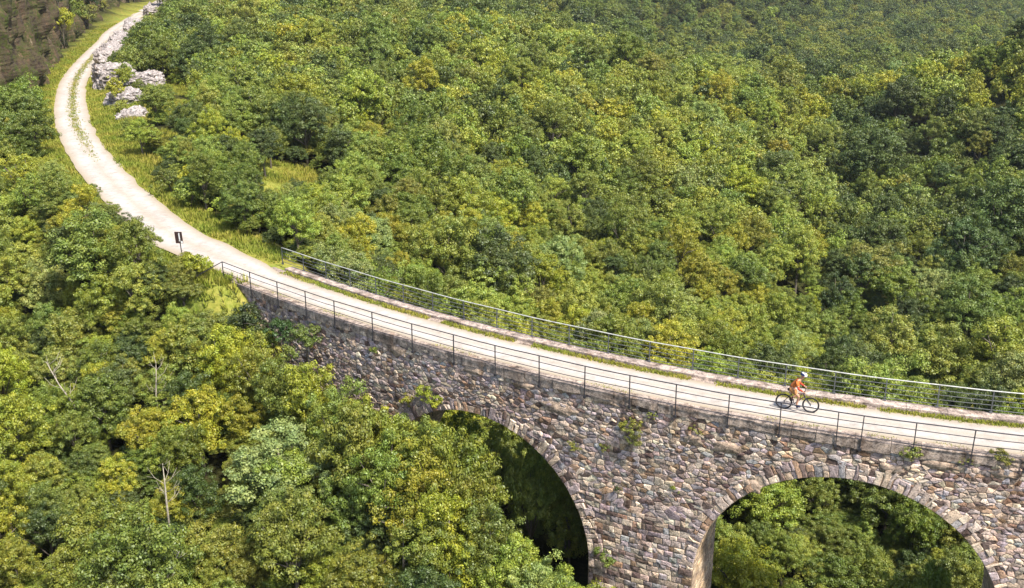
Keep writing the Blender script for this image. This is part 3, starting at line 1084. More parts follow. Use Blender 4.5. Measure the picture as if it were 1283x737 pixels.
# ------------------------------------------------------------------ scatter the wood
def wood_positions():
    out = []
    bands = [(20, 62, 1.95), (62, 100, 2.3), (100, 170, 2.75), (170, 300, 3.4), (300, 800, 4.6)]
    for (d0, d1, g) in bands:
        xs = np.arange(-0.66 * d1 - 12, 0.62 * d1 + 14, g)
        ys = np.arange(max(18, d0 * 0.7), d1 * 1.02, g)
        for y in ys:
            for x in xs:
                X = x + rng.uniform(-.42, .42) * g; Y = y + rng.uniform(-.42, .42) * g
                out.append((X, Y, g, d0, d1))
    return out
cand = wood_positions()
cx_ = np.array([c[0] for c in cand]); cy_ = np.array([c[1] for c in cand]); cg = np.array([c[2] for c in cand])
cz_ = height(cx_, cy_)
px_, py_, zc_ = project(np.c_[cx_, cy_, cz_ + 4])
cd0 = np.array([c[3] for c in cand]); cd1 = np.array([c[4] for c in cand])
ok = (zc_ >= cd0) & (zc_ < cd1) & (px_ > -230) & (px_ < W + 230) & (py_ > -190) & (py_ < H + 260)
dl, sl, il = poly_dist(cx_, cy_, LANDROAD)
dv, sv, iv = poly_dist(cx_, cy_, ROAD[NBE:NBR:2])
dl2, _, _ = poly_dist(cx_, cy_, LANDROAD2)
gmask = grass_mask(cx_, cy_)
ok &= (dl > 4.2) & (dv > 3.6) & (dl2 > 4.0) & (gmask < 0.5)
dcl, scl, _ = poly_dist(cx_, cy_, CLIFF)
ok &= dcl > 2.5
TREES = []
UND = []
def zone_tint(px, py, zc):
    n = noise.noise(Vector((px * 0.006, py * 0.008, 3.1)))
    if py > 330 and px < 760 and zc < 62 or (px < 260 and py > 190):
        w = {'yellow': 30, 'olive': 24, 'light': 20, 'mid': 22, 'dark': 9, 'pale': 3, 'rust': 2}
    elif px > 860 and py > 585:
        w = {'light': 35, 'mid': 35, 'yellow': 12, 'olive': 12, 'dark': 6}
    elif px > 1040 and 130 < py < 480:
        w = {'dark': 42, 'mid': 34, 'light': 10, 'olive': 12, 'pale': 2}
    elif zc > 215 and px > 560:
        w = {'dark': 46, 'mid': 28, 'olive': 24, 'light': 2}
    elif px < 560 and py < 230:
        w = {'mid': 42, 'light': 24, 'dark': 14, 'olive': 14, 'yellow': 6}
    else:
        w = {'light': 42, 'yellow': 20, 'mid': 22, 'pale': 7, 'dark': 6, 'olive': 8, 'rust': 1}
    if n > 0.12: w = {k: v * (1.8 if k in ('light', 'yellow', 'pale') else 1) for k, v in w.items()}
    if n < -0.12: w = {k: v * (1.8 if k in ('dark', 'mid') else 1) for k, v in w.items()}
    return random.choices(list(w), list(w.values()))[0]
for i in np.where(ok)[0]:
    g = cg[i]
    zc = zc_[i]
    if random.random() < 0.07: continue
    s = random.uniform(0.60, 1.32) * {1.95: 0.62, 2.3: 0.74, 2.75: 0.86, 3.4: 1.0, 4.6: 1.12}[float(g)]
    if random.random() < 0.10: s *= 1.3
    x, y, z = cx_[i], cy_[i], cz_[i]
    placed = False
    for k in (1.0, 0.78, 0.58, 0.40):
        ss = s * k
        if zc > 270 or not blocks((x, y, z + 3.3 * ss), 2.35 * ss, 2.6 * ss):
            placed = True; break
    if not placed: continue
    TREES.append(dict(p=(x, y, z - 0.1), s=ss, w=random.uniform(0.70, 1.0), zc=zc, tint=zone_tint(px_[i], py_[i], zc), proto=random.randrange(NP), rot=random.uniform(0, 6.28)))
# trees that the photo shows one by one: foot pixel, foot level, height, tint
def foot(px, py, zc):
    p = at_depth(px, py, zc); return p
SPECIAL = [(302, 172, 0.0, 8.2, 'mid', 1.15), (243, 110, 0.4, 6.6, 'dark', 1.1), (245, 195, -0.4, 5.0, 'dark', 1.2), (262, 238, -0.8, 4.6, 'light', 1.15),
           (300, 235, -1.0, 4.4, 'mid', 1.15), (430, 232, -2.0, 6.0, 'dark', 1.0), (385, 205, -1.2, 7.0, 'dark', 1.0), (340, 215, -1.6, 4.6, 'mid', 0.9)]
for (px, py, z, ht, tn, wf) in SPECIAL:
    p = ground_at(px, py)
    TREES.append(dict(p=(p[0], p[1], p[2] - 0.1), s=ht / 6.0, w=wf, zc=project(p)[2], tint=tn, proto=random.randrange(NP), rot=random.uniform(0, 6.28), special=True))
# trees that rise in front of the road on the lower left and against the masonry: crown top pixel and distance
TOPS = [(150, 372, 64, 'olive', 0.9), (178, 392, 62, 'mid', 0.9), (120, 352, 68, 'mid', 0.9), (208, 405, 60, 'yellow', 0.9), (235, 402, 59.5, 'olive', 0.9), (160, 345, 67, 'mid', 0.9), (135, 330, 70, 'olive', 0.9), (112, 240, 79, 'mid', 0.9), (136, 276, 74, 'mid', 0.9), (152, 290, 71, 'dark', 0.9), (170, 318, 67.5, 'mid', 0.9), (78, 232, 85, 'light', 0.9), (50, 212, 92, 'mid', 1.0), (26, 190, 100, 'mid', 1.0),
        (192, 350, 64.5, 'mid', 0.9), (228, 362, 62, 'olive', 1.0), (110, 262, 76, 'yellow', 1.0), (60, 250, 82, 'mid', 1.0), (255, 388, 59.5, 'olive', 1.0), (285, 402, 57.5, 'yellow', 0.9),
        (320, 420, 55.5, 'olive', 0.9), (350, 436, 54, 'mid', 0.9), (385, 452, 52.8, 'yellow', 0.95), (425, 474, 51.2, 'light', 1.0), (465, 500, 49.6, 'yellow', 1.0), (500, 514, 48.6, 'light', 1.0),
        (530, 518, 47.8, 'mid', 1.0), (550, 524, 47.4, 'light', 1.0), (572, 545, 46.6, 'mid', 1.0), (592, 585, 45.6, 'olive', 0.9), (612, 630, 44.6, 'mid', 0.9), (640, 672, 43.6, 'light', 0.9),
        (672, 694, 43.0, 'pale', 0.9), (705, 716, 42.4, 'light', 0.9), (735, 732, 41.8, 'olive', 0.8), (440, 500, 48.6, 'olive', 1.0), (520, 560, 46.5, 'yellow', 1.0), (480, 545, 47.0, 'mid', 1.0), (560, 610, 44.8, 'yellow', 1.0)]
for (u_, v_, zt_, tn) in [(19.5, 2.6, -4.6, 'light'), (22.0, 2.2, -5.2, 'light'), (24.0, 3.0, -6.2, 'light'), (17.0, 2.4, -4.4, 'mid'), (21.0, 5.2, -4.6, 'mid'), (24.5, 5.6, -6.0, 'pale'), (25.4, 4.4, -7.6, 'light'), (23.0, 8.0, -6.2, 'light'), (41.5, 3.2, -8.6, 'mid'), (43.0, 4.4, -7.6, 'mid')]:  # under the arches; light and pale tints brighten shaded left-arch crowns
    b = BP(u_, v_, zt_); z = float(height(b.x, b.y))
    TREES.append(dict(p=(b.x, b.y, z - 0.1), s=max(0.3, (zt_ - z) / 6.1), w=min(1.0, 0.62 / max(0.3, (zt_ - z) / 6.1)), zc=project(np.array(b))[2], tint=tn, proto=random.randrange(NP), rot=random.uniform(0, 6.28), special=True))
for (px, py, zc, tn, wf) in TOPS:
    p = at_depth(px, py, zc); z = float(height(p[0], p[1]))
    s_ = max(0.35, (p[2] - z) / 6.15)
    TREES.append(dict(p=(p[0], p[1], z - 0.1), s=s_, w=wf * min(1.25, 0.80 / s_ if s_ > .8 else 1.0) * (1.25 if s_ < .6 else 1), zc=zc, tint=tn, proto=random.randrange(NP), rot=random.uniform(0, 6.28), special=True))
# the tall dark trees in the valley on the right
for (px, py, zc, ht, tn) in [(1090, 222, 165, 15.5, 'dark'), (975, 232, 140, 10.5, 'dark'), (1255, 325, 125, 15, 'dark'), (1210, 350, 118, 12, 'dark'), (1115, 430, 98, 8, 'light'), (1180, 460, 88, 9.5, 'light'), (1255, 455, 86, 10.5, 'light'),
                             (620, 335, 84, 8.5, 'dark'), (1270, 170, 190, 13, 'dark'), (1120, 395, 110, 9, 'mid'), (350, 560, 50, 5.0, 'pale')]:
    p = at_depth(px, py, zc)
    z = float(height(p[0], p[1]))
    top = p[2] + ht * 0.4
    TREES.append(dict(p=(p[0], p[1], z - 0.1), s=max(ht * 0.8, min(top - z, ht * 1.5)) / 6.0 if px != 350 else 0.95, w=min(1.0, ht / max(top - z, 1)) if px != 350 else 1.1, zc=zc, tint=tn, proto=random.randrange(NP), rot=random.uniform(0, 6.28), special=True))
# low growth between the trunks
for i in range(3600):
    zc = random.uniform(30, 120) if i < 2900 else random.uniform(60, 160)
    px, py = random.uniform(-120, W + 120), random.uniform(60, H + 120)
    d = ray(px, py); x, y = d[0] * zc, d[1] * zc
    UND.append((x, y))
UND = np.array(UND)
hz = height(UND[:, 0], UND[:, 1])
ok = (poly_dist(UND[:, 0], UND[:, 1], LANDROAD)[0] > 4.0) & (poly_dist(UND[:, 0], UND[:, 1], ROAD[NBE:NBR:2])[0] > 3.4) & (poly_dist(UND[:, 0], UND[:, 1], LANDROAD2)[0] > 4) & (poly_dist(UND[:, 0], UND[:, 1], CLIFF)[0] > 2.5) & (grass_mask(UND[:, 0], UND[:, 1]) < 0.5)
for i in np.where(ok)[0]:
    x, y = UND[i]; s_ = random.uniform(0.26, 0.42)
    if blocks((x, y, hz[i] + 3.3 * s_), 2.6 * s_, 2.6 * s_): continue
    X, Y, zc = project(np.array([x, y, hz[i]]))
    TREES.append(dict(p=(x, y, hz[i] - 0.25), s=s_, w=random.uniform(1.1, 1.5), zc=float(zc), tint=random.choice(['mid', 'olive', 'light', 'mid', 'dark']), proto=random.randrange(NP), rot=random.uniform(0, 6.28), low=True))
print('TREES', len(TREES))
# which ones show largest: coarse id buffer
bw, bh = 321, 185
buf = np.full((bh, bw), -1, int)
yy, xx = np.mgrid[0:bh, 0:bw]
order = sorted(range(len(TREES)), key=lambda i: -TREES[i]['zc'])
deck_poly_done = False
def paint_bridge():
    for px in range(0, bw):
        X = px * 4 + 2
        if X < 285: continue
        u, _ = wall_uz(X, 500)
        ytop = project(np.array(BP(u, 3.9, 0.)))[1]
        for py in range(bh):
            Y = py * 4 + 2
            if Y < ytop - 4: continue
            uu, zz = wall_uz(X, Y)
            ot = open_top(uu)
            if zz > 0 or ot is None or zz > ot: buf[py, px] = -1
for i in order:
    T = TREES[i]
    if not deck_poly_done and T['zc'] < 52:
        paint_bridge(); deck_poly_done = True
    c = (T['p'][0], T['p'][1], T['p'][2] + 3.5 * T['s'])
    X, Y, zc = project(np.array(c))
    rp = F / zc * 2.3 * T['s'] / 4
    X /= 4; Y /= 4
    x0, x1, y0, y1 = int(max(0, X - rp)), int(min(bw, X + rp + 1)), int(max(0, Y - rp)), int(min(bh, Y + rp + 1))
    if x0 >= x1 or y0 >= y1: continue
    m = (xx[y0:y1, x0:x1] - X) ** 2 + (yy[y0:y1, x0:x1] - Y) ** 2 < rp * rp
    buf[y0:y1, x0:x1][m] = i
cnt = np.bincount(buf[buf >= 0], minlength=len(TREES))
vis = sorted([i for i in range(len(TREES)) if not TREES[i].get('low')], key=lambda i: -(cnt[i] + (500 if TREES[i].get('special') else 0)))
single = [i for i in vis[:300] if cnt[i] > 2]
single_set = set(single)

def tint_of(T):
    c = TINT[T['tint']]
    m_ = (0.225, 0.236, 0.034)
    c = [a * 0.82 + b * 0.18 for a, b in zip(c, m_)]
    k = random.uniform(0.82, 1.2)
    return [c[0] * k * random.uniform(0.9, 1.1), c[1] * k, c[2] * k * random.uniform(0.8, 1.25)]
SIZEW = [(0.62, 'small'), (0.95, 'midsize'), (1.3, 'large'), (9, 'tall')]
ORD = {'yellow': 'yellow-green', 'light': 'light green', 'mid': 'mid green', 'dark': 'dark green', 'pale': 'pale green', 'olive': 'olive green', 'rust': 'yellowing'}

# ------------------------------------------------------------------ what the trees must not hide
keep_pts = []
for i in range(0, len(ROAD)):
    a = ROAD[max(i - 1, 0)]; b = ROAD[min(i + 1, len(ROAD) - 1)]
    t = (b - a) / np.hypot(*(b - a)); nr = np.array([-t[1], t[0]])
    x, y, zc = project(np.array([ROAD[i][0], ROAD[i][1], 0.]))
    if not (-40 < x < W + 40): continue
    onb = i < NBR
    for l in (-2.3, -1.0, 0.5, 1.8):
        q = ROAD[i] + nr * l
        if (not onb) and l > 0.6:
            px, py, _ = project(np.array([q[0], q[1], 0.]))
            if 195 < py < 345: continue
        keep_pts.append((q[0], q[1], 0.1))
        if onb: keep_pts.append((q[0], q[1], 1.2))
for (lx, ly) in [(u_, v_) for u_ in range(340, 1283, 14) for v_ in range(350, 737, 14)]:
    # visible lower limit of the masonry in the photo
    pass
def front_limit(px):
    xs = [270, 335, 430, 500, 545, 600, 640, 690, 735, 765]
    ys = [350, 392, 468, 505, 520, 600, 668, 700, 722, 800]
    return np.interp(px, xs, ys) if px < 765 else 900
for px in range(300, 1290, 15):
    for py in range(340, 737, 14):
        u, zz = wall_uz(px, py)
        if zz < -0.2 and py < front_limit(px):
            b = BP(u, 0, zz); keep_pts.append(tuple(b))
for (px, py) in [(130, 60), (150, 60), (140, 95), (165, 105), (185, 105), (165, 135), (160, 145), (195, 20), (185, 150), (200, 160), (185, 190), (205, 230),
                 (60, 80), (75, 50), (90, 30), (110, 10), (226, 295), (229, 322), (265, 355), (250, 345), (350, 222), (370, 215), (340, 235), (60, 200), (205, 105)]:
    p = at_level(px, py, 0.15); keep_pts.append(tuple(p))
for (px, py) in [(350, 222), (365, 225), (380, 222), (335, 228), (345, 240), (395, 232), (210, 150), (225, 132), (208, 178), (232, 118), (215, 110), (200, 200)]:
    p = ground_at(px, py); keep_pts.append((p[0], p[1], p[2] + 0.2))
KP = np.array(keep_pts)
CAM = np.array([0, 0, CH])
KD = KP - CAM; KL = np.linalg.norm(KD, axis=1); KU = KD / KL[:, None]
def blocks(c, r, rz):
    q = np.array(c) - CAM
    t = KU @ q
    ok = (t > 0) & (t < KL - 0.3)
    e = q[None] - KU * t[:, None]
    e[:, 2] *= r / rz
    return bool((ok & ((e ** 2).sum(1) < (r * 0.96) ** 2)).any())

# ------------------------------------------------------------------ scatter the wood
def wood_positions():
    out = []
    bands = [(20, 62, 1.95), (62, 100, 2.3), (100, 170, 2.75), (170, 300, 3.4), (300, 800, 4.6)]
    for (d0, d1, g) in bands:
        xs = np.arange(-0.66 * d1 - 12, 0.62 * d1 + 14, g)
        ys = np.arange(max(18, d0 * 0.7), d1 * 1.02, g)
        for y in ys:
            for x in xs:
                X = x + rng.uniform(-.42, .42) * g; Y = y + rng.uniform(-.42, .42) * g
                out.append((X, Y, g, d0, d1))
    return out
cand = wood_positions()
cx_ = np.array([c[0] for c in cand]); cy_ = np.array([c[1] for c in cand]); cg = np.array([c[2] for c in cand])
cz_ = height(cx_, cy_)
px_, py_, zc_ = project(np.c_[cx_, cy_, cz_ + 4])
cd0 = np.array([c[3] for c in cand]); cd1 = np.array([c[4] for c in cand])
ok = (zc_ >= cd0) & (zc_ < cd1) & (px_ > -230) & (px_ < W + 230) & (py_ > -190) & (py_ < H + 260)
dl, sl, il = poly_dist(cx_, cy_, LANDROAD)
dv, sv, iv = poly_dist(cx_, cy_, ROAD[NBE:NBR:2])
dl2, _, _ = poly_dist(cx_, cy_, LANDROAD2)
gmask = grass_mask(cx_, cy_)
ok &= (dl > 4.2) & (dv > 3.6) & (dl2 > 4.0) & (gmask < 0.5)
dcl, scl, _ = poly_dist(cx_, cy_, CLIFF)
ok &= dcl > 2.5
TREES = []
UND = []
def zone_tint(px, py, zc):
    n = noise.noise(Vector((px * 0.006, py * 0.008, 3.1)))
    if py > 330 and px < 760 and zc < 62 or (px < 260 and py > 190):
        w = {'yellow': 30, 'olive': 24, 'light': 20, 'mid': 22, 'dark': 9, 'pale': 3, 'rust': 2}
    elif px > 860 and py > 585:
        w = {'light': 35, 'mid': 35, 'yellow': 12, 'olive': 12, 'dark': 6}
    elif px > 1040 and 130 < py < 480:
        w = {'dark': 42, 'mid': 34, 'light': 10, 'olive': 12, 'pale': 2}
    elif zc > 215 and px > 560:
        w = {'dark': 46, 'mid': 28, 'olive': 24, 'light': 2}
    elif px < 560 and py < 230:
        w = {'mid': 42, 'light': 24, 'dark': 14, 'olive': 14, 'yellow': 6}
    else:
        w = {'light': 42, 'yellow': 20, 'mid': 22, 'pale': 7, 'dark': 6, 'olive': 8, 'rust': 1}
    if n > 0.12: w = {k: v * (1.8 if k in ('light', 'yellow', 'pale') else 1) for k, v in w.items()}
    if n < -0.12: w = {k: v * (1.8 if k in ('dark', 'mid') else 1) for k, v in w.items()}
    return random.choices(list(w), list(w.values()))[0]
for i in np.where(ok)[0]:
    g = cg[i]
    zc = zc_[i]
    if random.random() < 0.07: continue
    s = random.uniform(0.60, 1.32) * {1.95: 0.62, 2.3: 0.74, 2.75: 0.86, 3.4: 1.0, 4.6: 1.12}[float(g)]
    if random.random() < 0.10: s *= 1.3
    x, y, z = cx_[i], cy_[i], cz_[i]
    placed = False
    for k in (1.0, 0.78, 0.58, 0.40):
        ss = s * k
        if zc > 270 or not blocks((x, y, z + 3.3 * ss), 2.35 * ss, 2.6 * ss):
            placed = True; break
    if not placed: continue
    TREES.append(dict(p=(x, y, z - 0.1), s=ss, w=random.uniform(0.70, 1.0), zc=zc, tint=zone_tint(px_[i], py_[i], zc), proto=random.randrange(NP), rot=random.uniform(0, 6.28)))
# trees that the photo shows one by one: foot pixel, foot level, height, tint
def foot(px, py, zc):
    p = at_depth(px, py, zc); return p
SPECIAL = [(302, 172, 0.0, 8.2, 'mid', 1.15), (243, 110, 0.4, 6.6, 'dark', 1.1), (245, 195, -0.4, 5.0, 'dark', 1.2), (262, 238, -0.8, 4.6, 'light', 1.15),
           (300, 235, -1.0, 4.4, 'mid', 1.15), (430, 232, -2.0, 6.0, 'dark', 1.0), (385, 205, -1.2, 7.0, 'dark', 1.0), (340, 215, -1.6, 4.6, 'mid', 0.9)]
for (px, py, z, ht, tn, wf) in SPECIAL:
    p = ground_at(px, py)
    TREES.append(dict(p=(p[0], p[1], p[2] - 0.1), s=ht / 6.0, w=wf, zc=project(p)[2], tint=tn, proto=random.randrange(NP), rot=random.uniform(0, 6.28), special=True))
# trees that rise in front of the road on the lower left and against the masonry: crown top pixel and distance
TOPS = [(150, 372, 64, 'olive', 0.9), (178, 392, 62, 'mid', 0.9), (120, 352, 68, 'mid', 0.9), (208, 405, 60, 'yellow', 0.9), (235, 402, 59.5, 'olive', 0.9), (160, 345, 67, 'mid', 0.9), (135, 330, 70, 'olive', 0.9), (112, 240, 79, 'mid', 0.9), (136, 276, 74, 'mid', 0.9), (152, 290, 71, 'dark', 0.9), (170, 318, 67.5, 'mid', 0.9), (78, 232, 85, 'light', 0.9), (50, 212, 92, 'mid', 1.0), (26, 190, 100, 'mid', 1.0),
        (192, 350, 64.5, 'mid', 0.9), (228, 362, 62, 'olive', 1.0), (110, 262, 76, 'yellow', 1.0), (60, 250, 82, 'mid', 1.0), (255, 388, 59.5, 'olive', 1.0), (285, 402, 57.5, 'yellow', 0.9),
        (320, 420, 55.5, 'olive', 0.9), (350, 436, 54, 'mid', 0.9), (385, 452, 52.8, 'yellow', 0.95), (425, 474, 51.2, 'light', 1.0), (465, 500, 49.6, 'yellow', 1.0), (500, 514, 48.6, 'light', 1.0),
        (530, 518, 47.8, 'mid', 1.0), (550, 524, 47.4, 'light', 1.0), (572, 545, 46.6, 'mid', 1.0), (592, 585, 45.6, 'olive', 0.9), (612, 630, 44.6, 'mid', 0.9), (640, 672, 43.6, 'light', 0.9),
        (672, 694, 43.0, 'pale', 0.9), (705, 716, 42.4, 'light', 0.9), (735, 732, 41.8, 'olive', 0.8), (440, 500, 48.6, 'olive', 1.0), (520, 560, 46.5, 'yellow', 1.0), (480, 545, 47.0, 'mid', 1.0), (560, 610, 44.8, 'yellow', 1.0)]
for (u_, v_, zt_, tn) in [(19.5, 2.6, -4.6, 'light'), (22.0, 2.2, -5.2, 'light'), (24.0, 3.0, -6.2, 'light'), (17.0, 2.4, -4.4, 'mid'), (21.0, 5.2, -4.6, 'mid'), (24.5, 5.6, -6.0, 'pale'), (25.4, 4.4, -7.6, 'light'), (23.0, 8.0, -6.2, 'light'), (41.5, 3.2, -8.6, 'mid'), (43.0, 4.4, -7.6, 'mid')]:
    b = BP(u_, v_, zt_); z = float(height(b.x, b.y))
    TREES.append(dict(p=(b.x, b.y, z - 0.1), s=max(0.3, (zt_ - z) / 6.1), w=min(1.0, 0.62 / max(0.3, (zt_ - z) / 6.1)), zc=project(np.array(b))[2], tint=tn, proto=random.randrange(NP), rot=random.uniform(0, 6.28), special=True))
for (px, py, zc, tn, wf) in TOPS:
    p = at_depth(px, py, zc); z = float(height(p[0], p[1]))
    s_ = max(0.35, (p[2] - z) / 6.15)
    TREES.append(dict(p=(p[0], p[1], z - 0.1), s=s_, w=wf * min(1.25, 0.80 / s_ if s_ > .8 else 1.0) * (1.25 if s_ < .6 else 1), zc=zc, tint=tn, proto=random.randrange(NP), rot=random.uniform(0, 6.28), special=True))
# the tall dark trees in the valley on the right
for (px, py, zc, ht, tn) in [(1090, 222, 165, 15.5, 'dark'), (975, 232, 140, 10.5, 'dark'), (1255, 325, 125, 15, 'dark'), (1210, 350, 118, 12, 'dark'), (1115, 430, 98, 8, 'light'), (1180, 460, 88, 9.5, 'light'), (1255, 455, 86, 10.5, 'light'),
                             (620, 335, 84, 8.5, 'dark'), (1270, 170, 190, 13, 'dark'), (1120, 395, 110, 9, 'mid'), (350, 560, 50, 5.0, 'pale')]:
    p = at_depth(px, py, zc)
    z = float(height(p[0], p[1]))
    top = p[2] + ht * 0.4
    TREES.append(dict(p=(p[0], p[1], z - 0.1), s=max(ht * 0.8, min(top - z, ht * 1.5)) / 6.0 if px != 350 else 0.95, w=min(1.0, ht / max(top - z, 1)) if px != 350 else 1.1, zc=zc, tint=tn, proto=random.randrange(NP), rot=random.uniform(0, 6.28), special=True))
# low growth between the trunks
for i in range(3600):
    zc = random.uniform(30, 120) if i < 2900 else random.uniform(60, 160)
    px, py = random.uniform(-120, W + 120), random.uniform(60, H + 120)
    d = ray(px, py); x, y = d[0] * zc, d[1] * zc
    UND.append((x, y))
UND = np.array(UND)
hz = height(UND[:, 0], UND[:, 1])
ok = (poly_dist(UND[:, 0], UND[:, 1], LANDROAD)[0] > 4.0) & (poly_dist(UND[:, 0], UND[:, 1], ROAD[NBE:NBR:2])[0] > 3.4) & (poly_dist(UND[:, 0], UND[:, 1], LANDROAD2)[0] > 4) & (poly_dist(UND[:, 0], UND[:, 1], CLIFF)[0] > 2.5) & (grass_mask(UND[:, 0], UND[:, 1]) < 0.5)
for i in np.where(ok)[0]:
    x, y = UND[i]; s_ = random.uniform(0.26, 0.42)
    if blocks((x, y, hz[i] + 3.3 * s_), 2.6 * s_, 2.6 * s_): continue
    X, Y, zc = project(np.array([x, y, hz[i]]))
    TREES.append(dict(p=(x, y, hz[i] - 0.25), s=s_, w=random.uniform(1.1, 1.5), zc=float(zc), tint=random.choice(['mid', 'olive', 'light', 'mid', 'dark']), proto=random.randrange(NP), rot=random.uniform(0, 6.28), low=True))
print('TREES', len(TREES))
# which ones show largest: coarse id buffer
bw, bh = 321, 185
buf = np.full((bh, bw), -1, int)
yy, xx = np.mgrid[0:bh, 0:bw]
order = sorted(range(len(TREES)), key=lambda i: -TREES[i]['zc'])
deck_poly_done = False
def paint_bridge():
    for px in range(0, bw):
        X = px * 4 + 2
        if X < 285: continue
        u, _ = wall_uz(X, 500)
        ytop = project(np.array(BP(u, 3.9, 0.)))[1]
        for py in range(bh):
            Y = py * 4 + 2
            if Y < ytop - 4: continue
            uu, zz = wall_uz(X, Y)
            ot = open_top(uu)
            if zz > 0 or ot is None or zz > ot: buf[py, px] = -1
for i in order:
    T = TREES[i]
    if not deck_poly_done and T['zc'] < 52:
        paint_bridge(); deck_poly_done = True
    c = (T['p'][0], T['p'][1], T['p'][2] + 3.5 * T['s'])
    X, Y, zc = project(np.array(c))
    rp = F / zc * 2.3 * T['s'] / 4
    X /= 4; Y /= 4
    x0, x1, y0, y1 = int(max(0, X - rp)), int(min(bw, X + rp + 1)), int(max(0, Y - rp)), int(min(bh, Y + rp + 1))
    if x0 >= x1 or y0 >= y1: continue
    m = (xx[y0:y1, x0:x1] - X) ** 2 + (yy[y0:y1, x0:x1] - Y) ** 2 < rp * rp
    buf[y0:y1, x0:x1][m] = i
cnt = np.bincount(buf[buf >= 0], minlength=len(TREES))
vis = sorted([i for i in range(len(TREES)) if not TREES[i].get('low')], key=lambda i: -(cnt[i] + (500 if TREES[i].get('special') else 0)))
single = [i for i in vis[:300] if cnt[i] > 2]
single_set = set(single)

def tint_of(T):
    c = TINT[T['tint']]
    m_ = (0.225, 0.236, 0.034)
    c = [a * 0.82 + b * 0.18 for a, b in zip(c, m_)]
    k = random.uniform(0.82, 1.2)
    return [c[0] * k * random.uniform(0.9, 1.1), c[1] * k, c[2] * k * random.uniform(0.8, 1.25)]
SIZEW = [(0.62, 'small'), (0.95, 'midsize'), (1.3, 'large'), (9, 'tall')]
COLS = [(64, 'along the left edge'), (128, 'in from the left edge'), (190, 'in line with the grey rocks'), (250, 'in line with the sign'), (310, 'in line with the near railing end'),
        (370, 'in line with the far railing end'), (430, 'in line with the abutment bushes'), (500, 'in line with the bare wall end'), (570, 'left of the left arch crown'), (640, 'in line with the left arch crown'),
        (710, 'right of the left arch crown'), (770, 'left of the pier weeds'), (830, 'in line with the pier weeds'), (900, 'right of the pier weeds'), (970, 'left of the cyclist'), (1035, 'in line with the cyclist'),
        (1090, 'in line with the double posts'), (1150, 'right of the double posts'), (1215, 'in from the right edge'), (9999, 'along the right edge')]
ORD = 'first second third fourth fifth sixth seventh eighth ninth tenth eleventh twelfth thirteenth fourteenth fifteenth sixteenth seventeenth eighteenth nineteenth twentieth'.split()
TLAB = {}
cells = {}
for i in single:
    T = TREES[i]
    c = (T['p'][0], T['p'][1], T['p'][2] + 3.6 * T['s'])
    X, Y, zc = project(np.array(c))
    if X > 855 and Y > 590: reg = 'under right arch'
    elif 560 < X < 740 and Y > 500 and zc > 49: reg = 'under left arch'
    elif (Y > 330 and zc < 64) or (X < 230 and Y > 180): reg = 'below track'
    elif X < 560 and Y < 230: reg = 'beyond bend'
    else: reg = 'behind viaduct'
    cl = next(w for lim, w in COLS if X < lim)
    cells.setdefault((reg, cl), []).append((Y, i))
for (reg, cl), L in cells.items():
    for k, (Y, i) in enumerate(sorted(L)):
        T = TREES[i]
        sz = next(w for lim, w in SIZEW if T['s'] < lim)
        TLAB[i] = '%s %s tree %s, %s%s' % (sz, TWORD[T['tint']], reg, cl, '' if len(L) == 1 else ', %s from top' % ORD[min(k, 19)] if k < len(L) - 1 or k < 1 else ', lowest one')
for i in single:
    T = TREES[i]
    cm, tm, _, _ = PROTO[T['proto']]
    e = empty('broadleaf_tree', T['p'], T['rot'])
    w = T.get('w', 1.0)
    e.scale = (T['s'] * w, T['s'] * w, T['s'])
    lb = TLAB[i]
    if len(lb.replace('-', ' ').split()) > 14: lb = lb.split(' ', 1)[1]
    tag(e, lb, 'tree', 'trees of the hillside wood')
    cr = link('crown', cm, e); cr['tint'] = tint_of(T)
    link('trunk', tm, e)
rest = [T for i, T in enumerate(TREES) if i not in single_set]
pc = bpy.data.collections.new('crown_kinds')
for k, (cm, tm, _, _) in enumerate(PROTO):
    pc.objects.link(bpy.data.objects.new('crown_%02d' % k, cm))
for k, fm in enumerate(FPROTO):
    pc.objects.link(bpy.data.objects.new('crown_%02d' % (NP + k), fm))
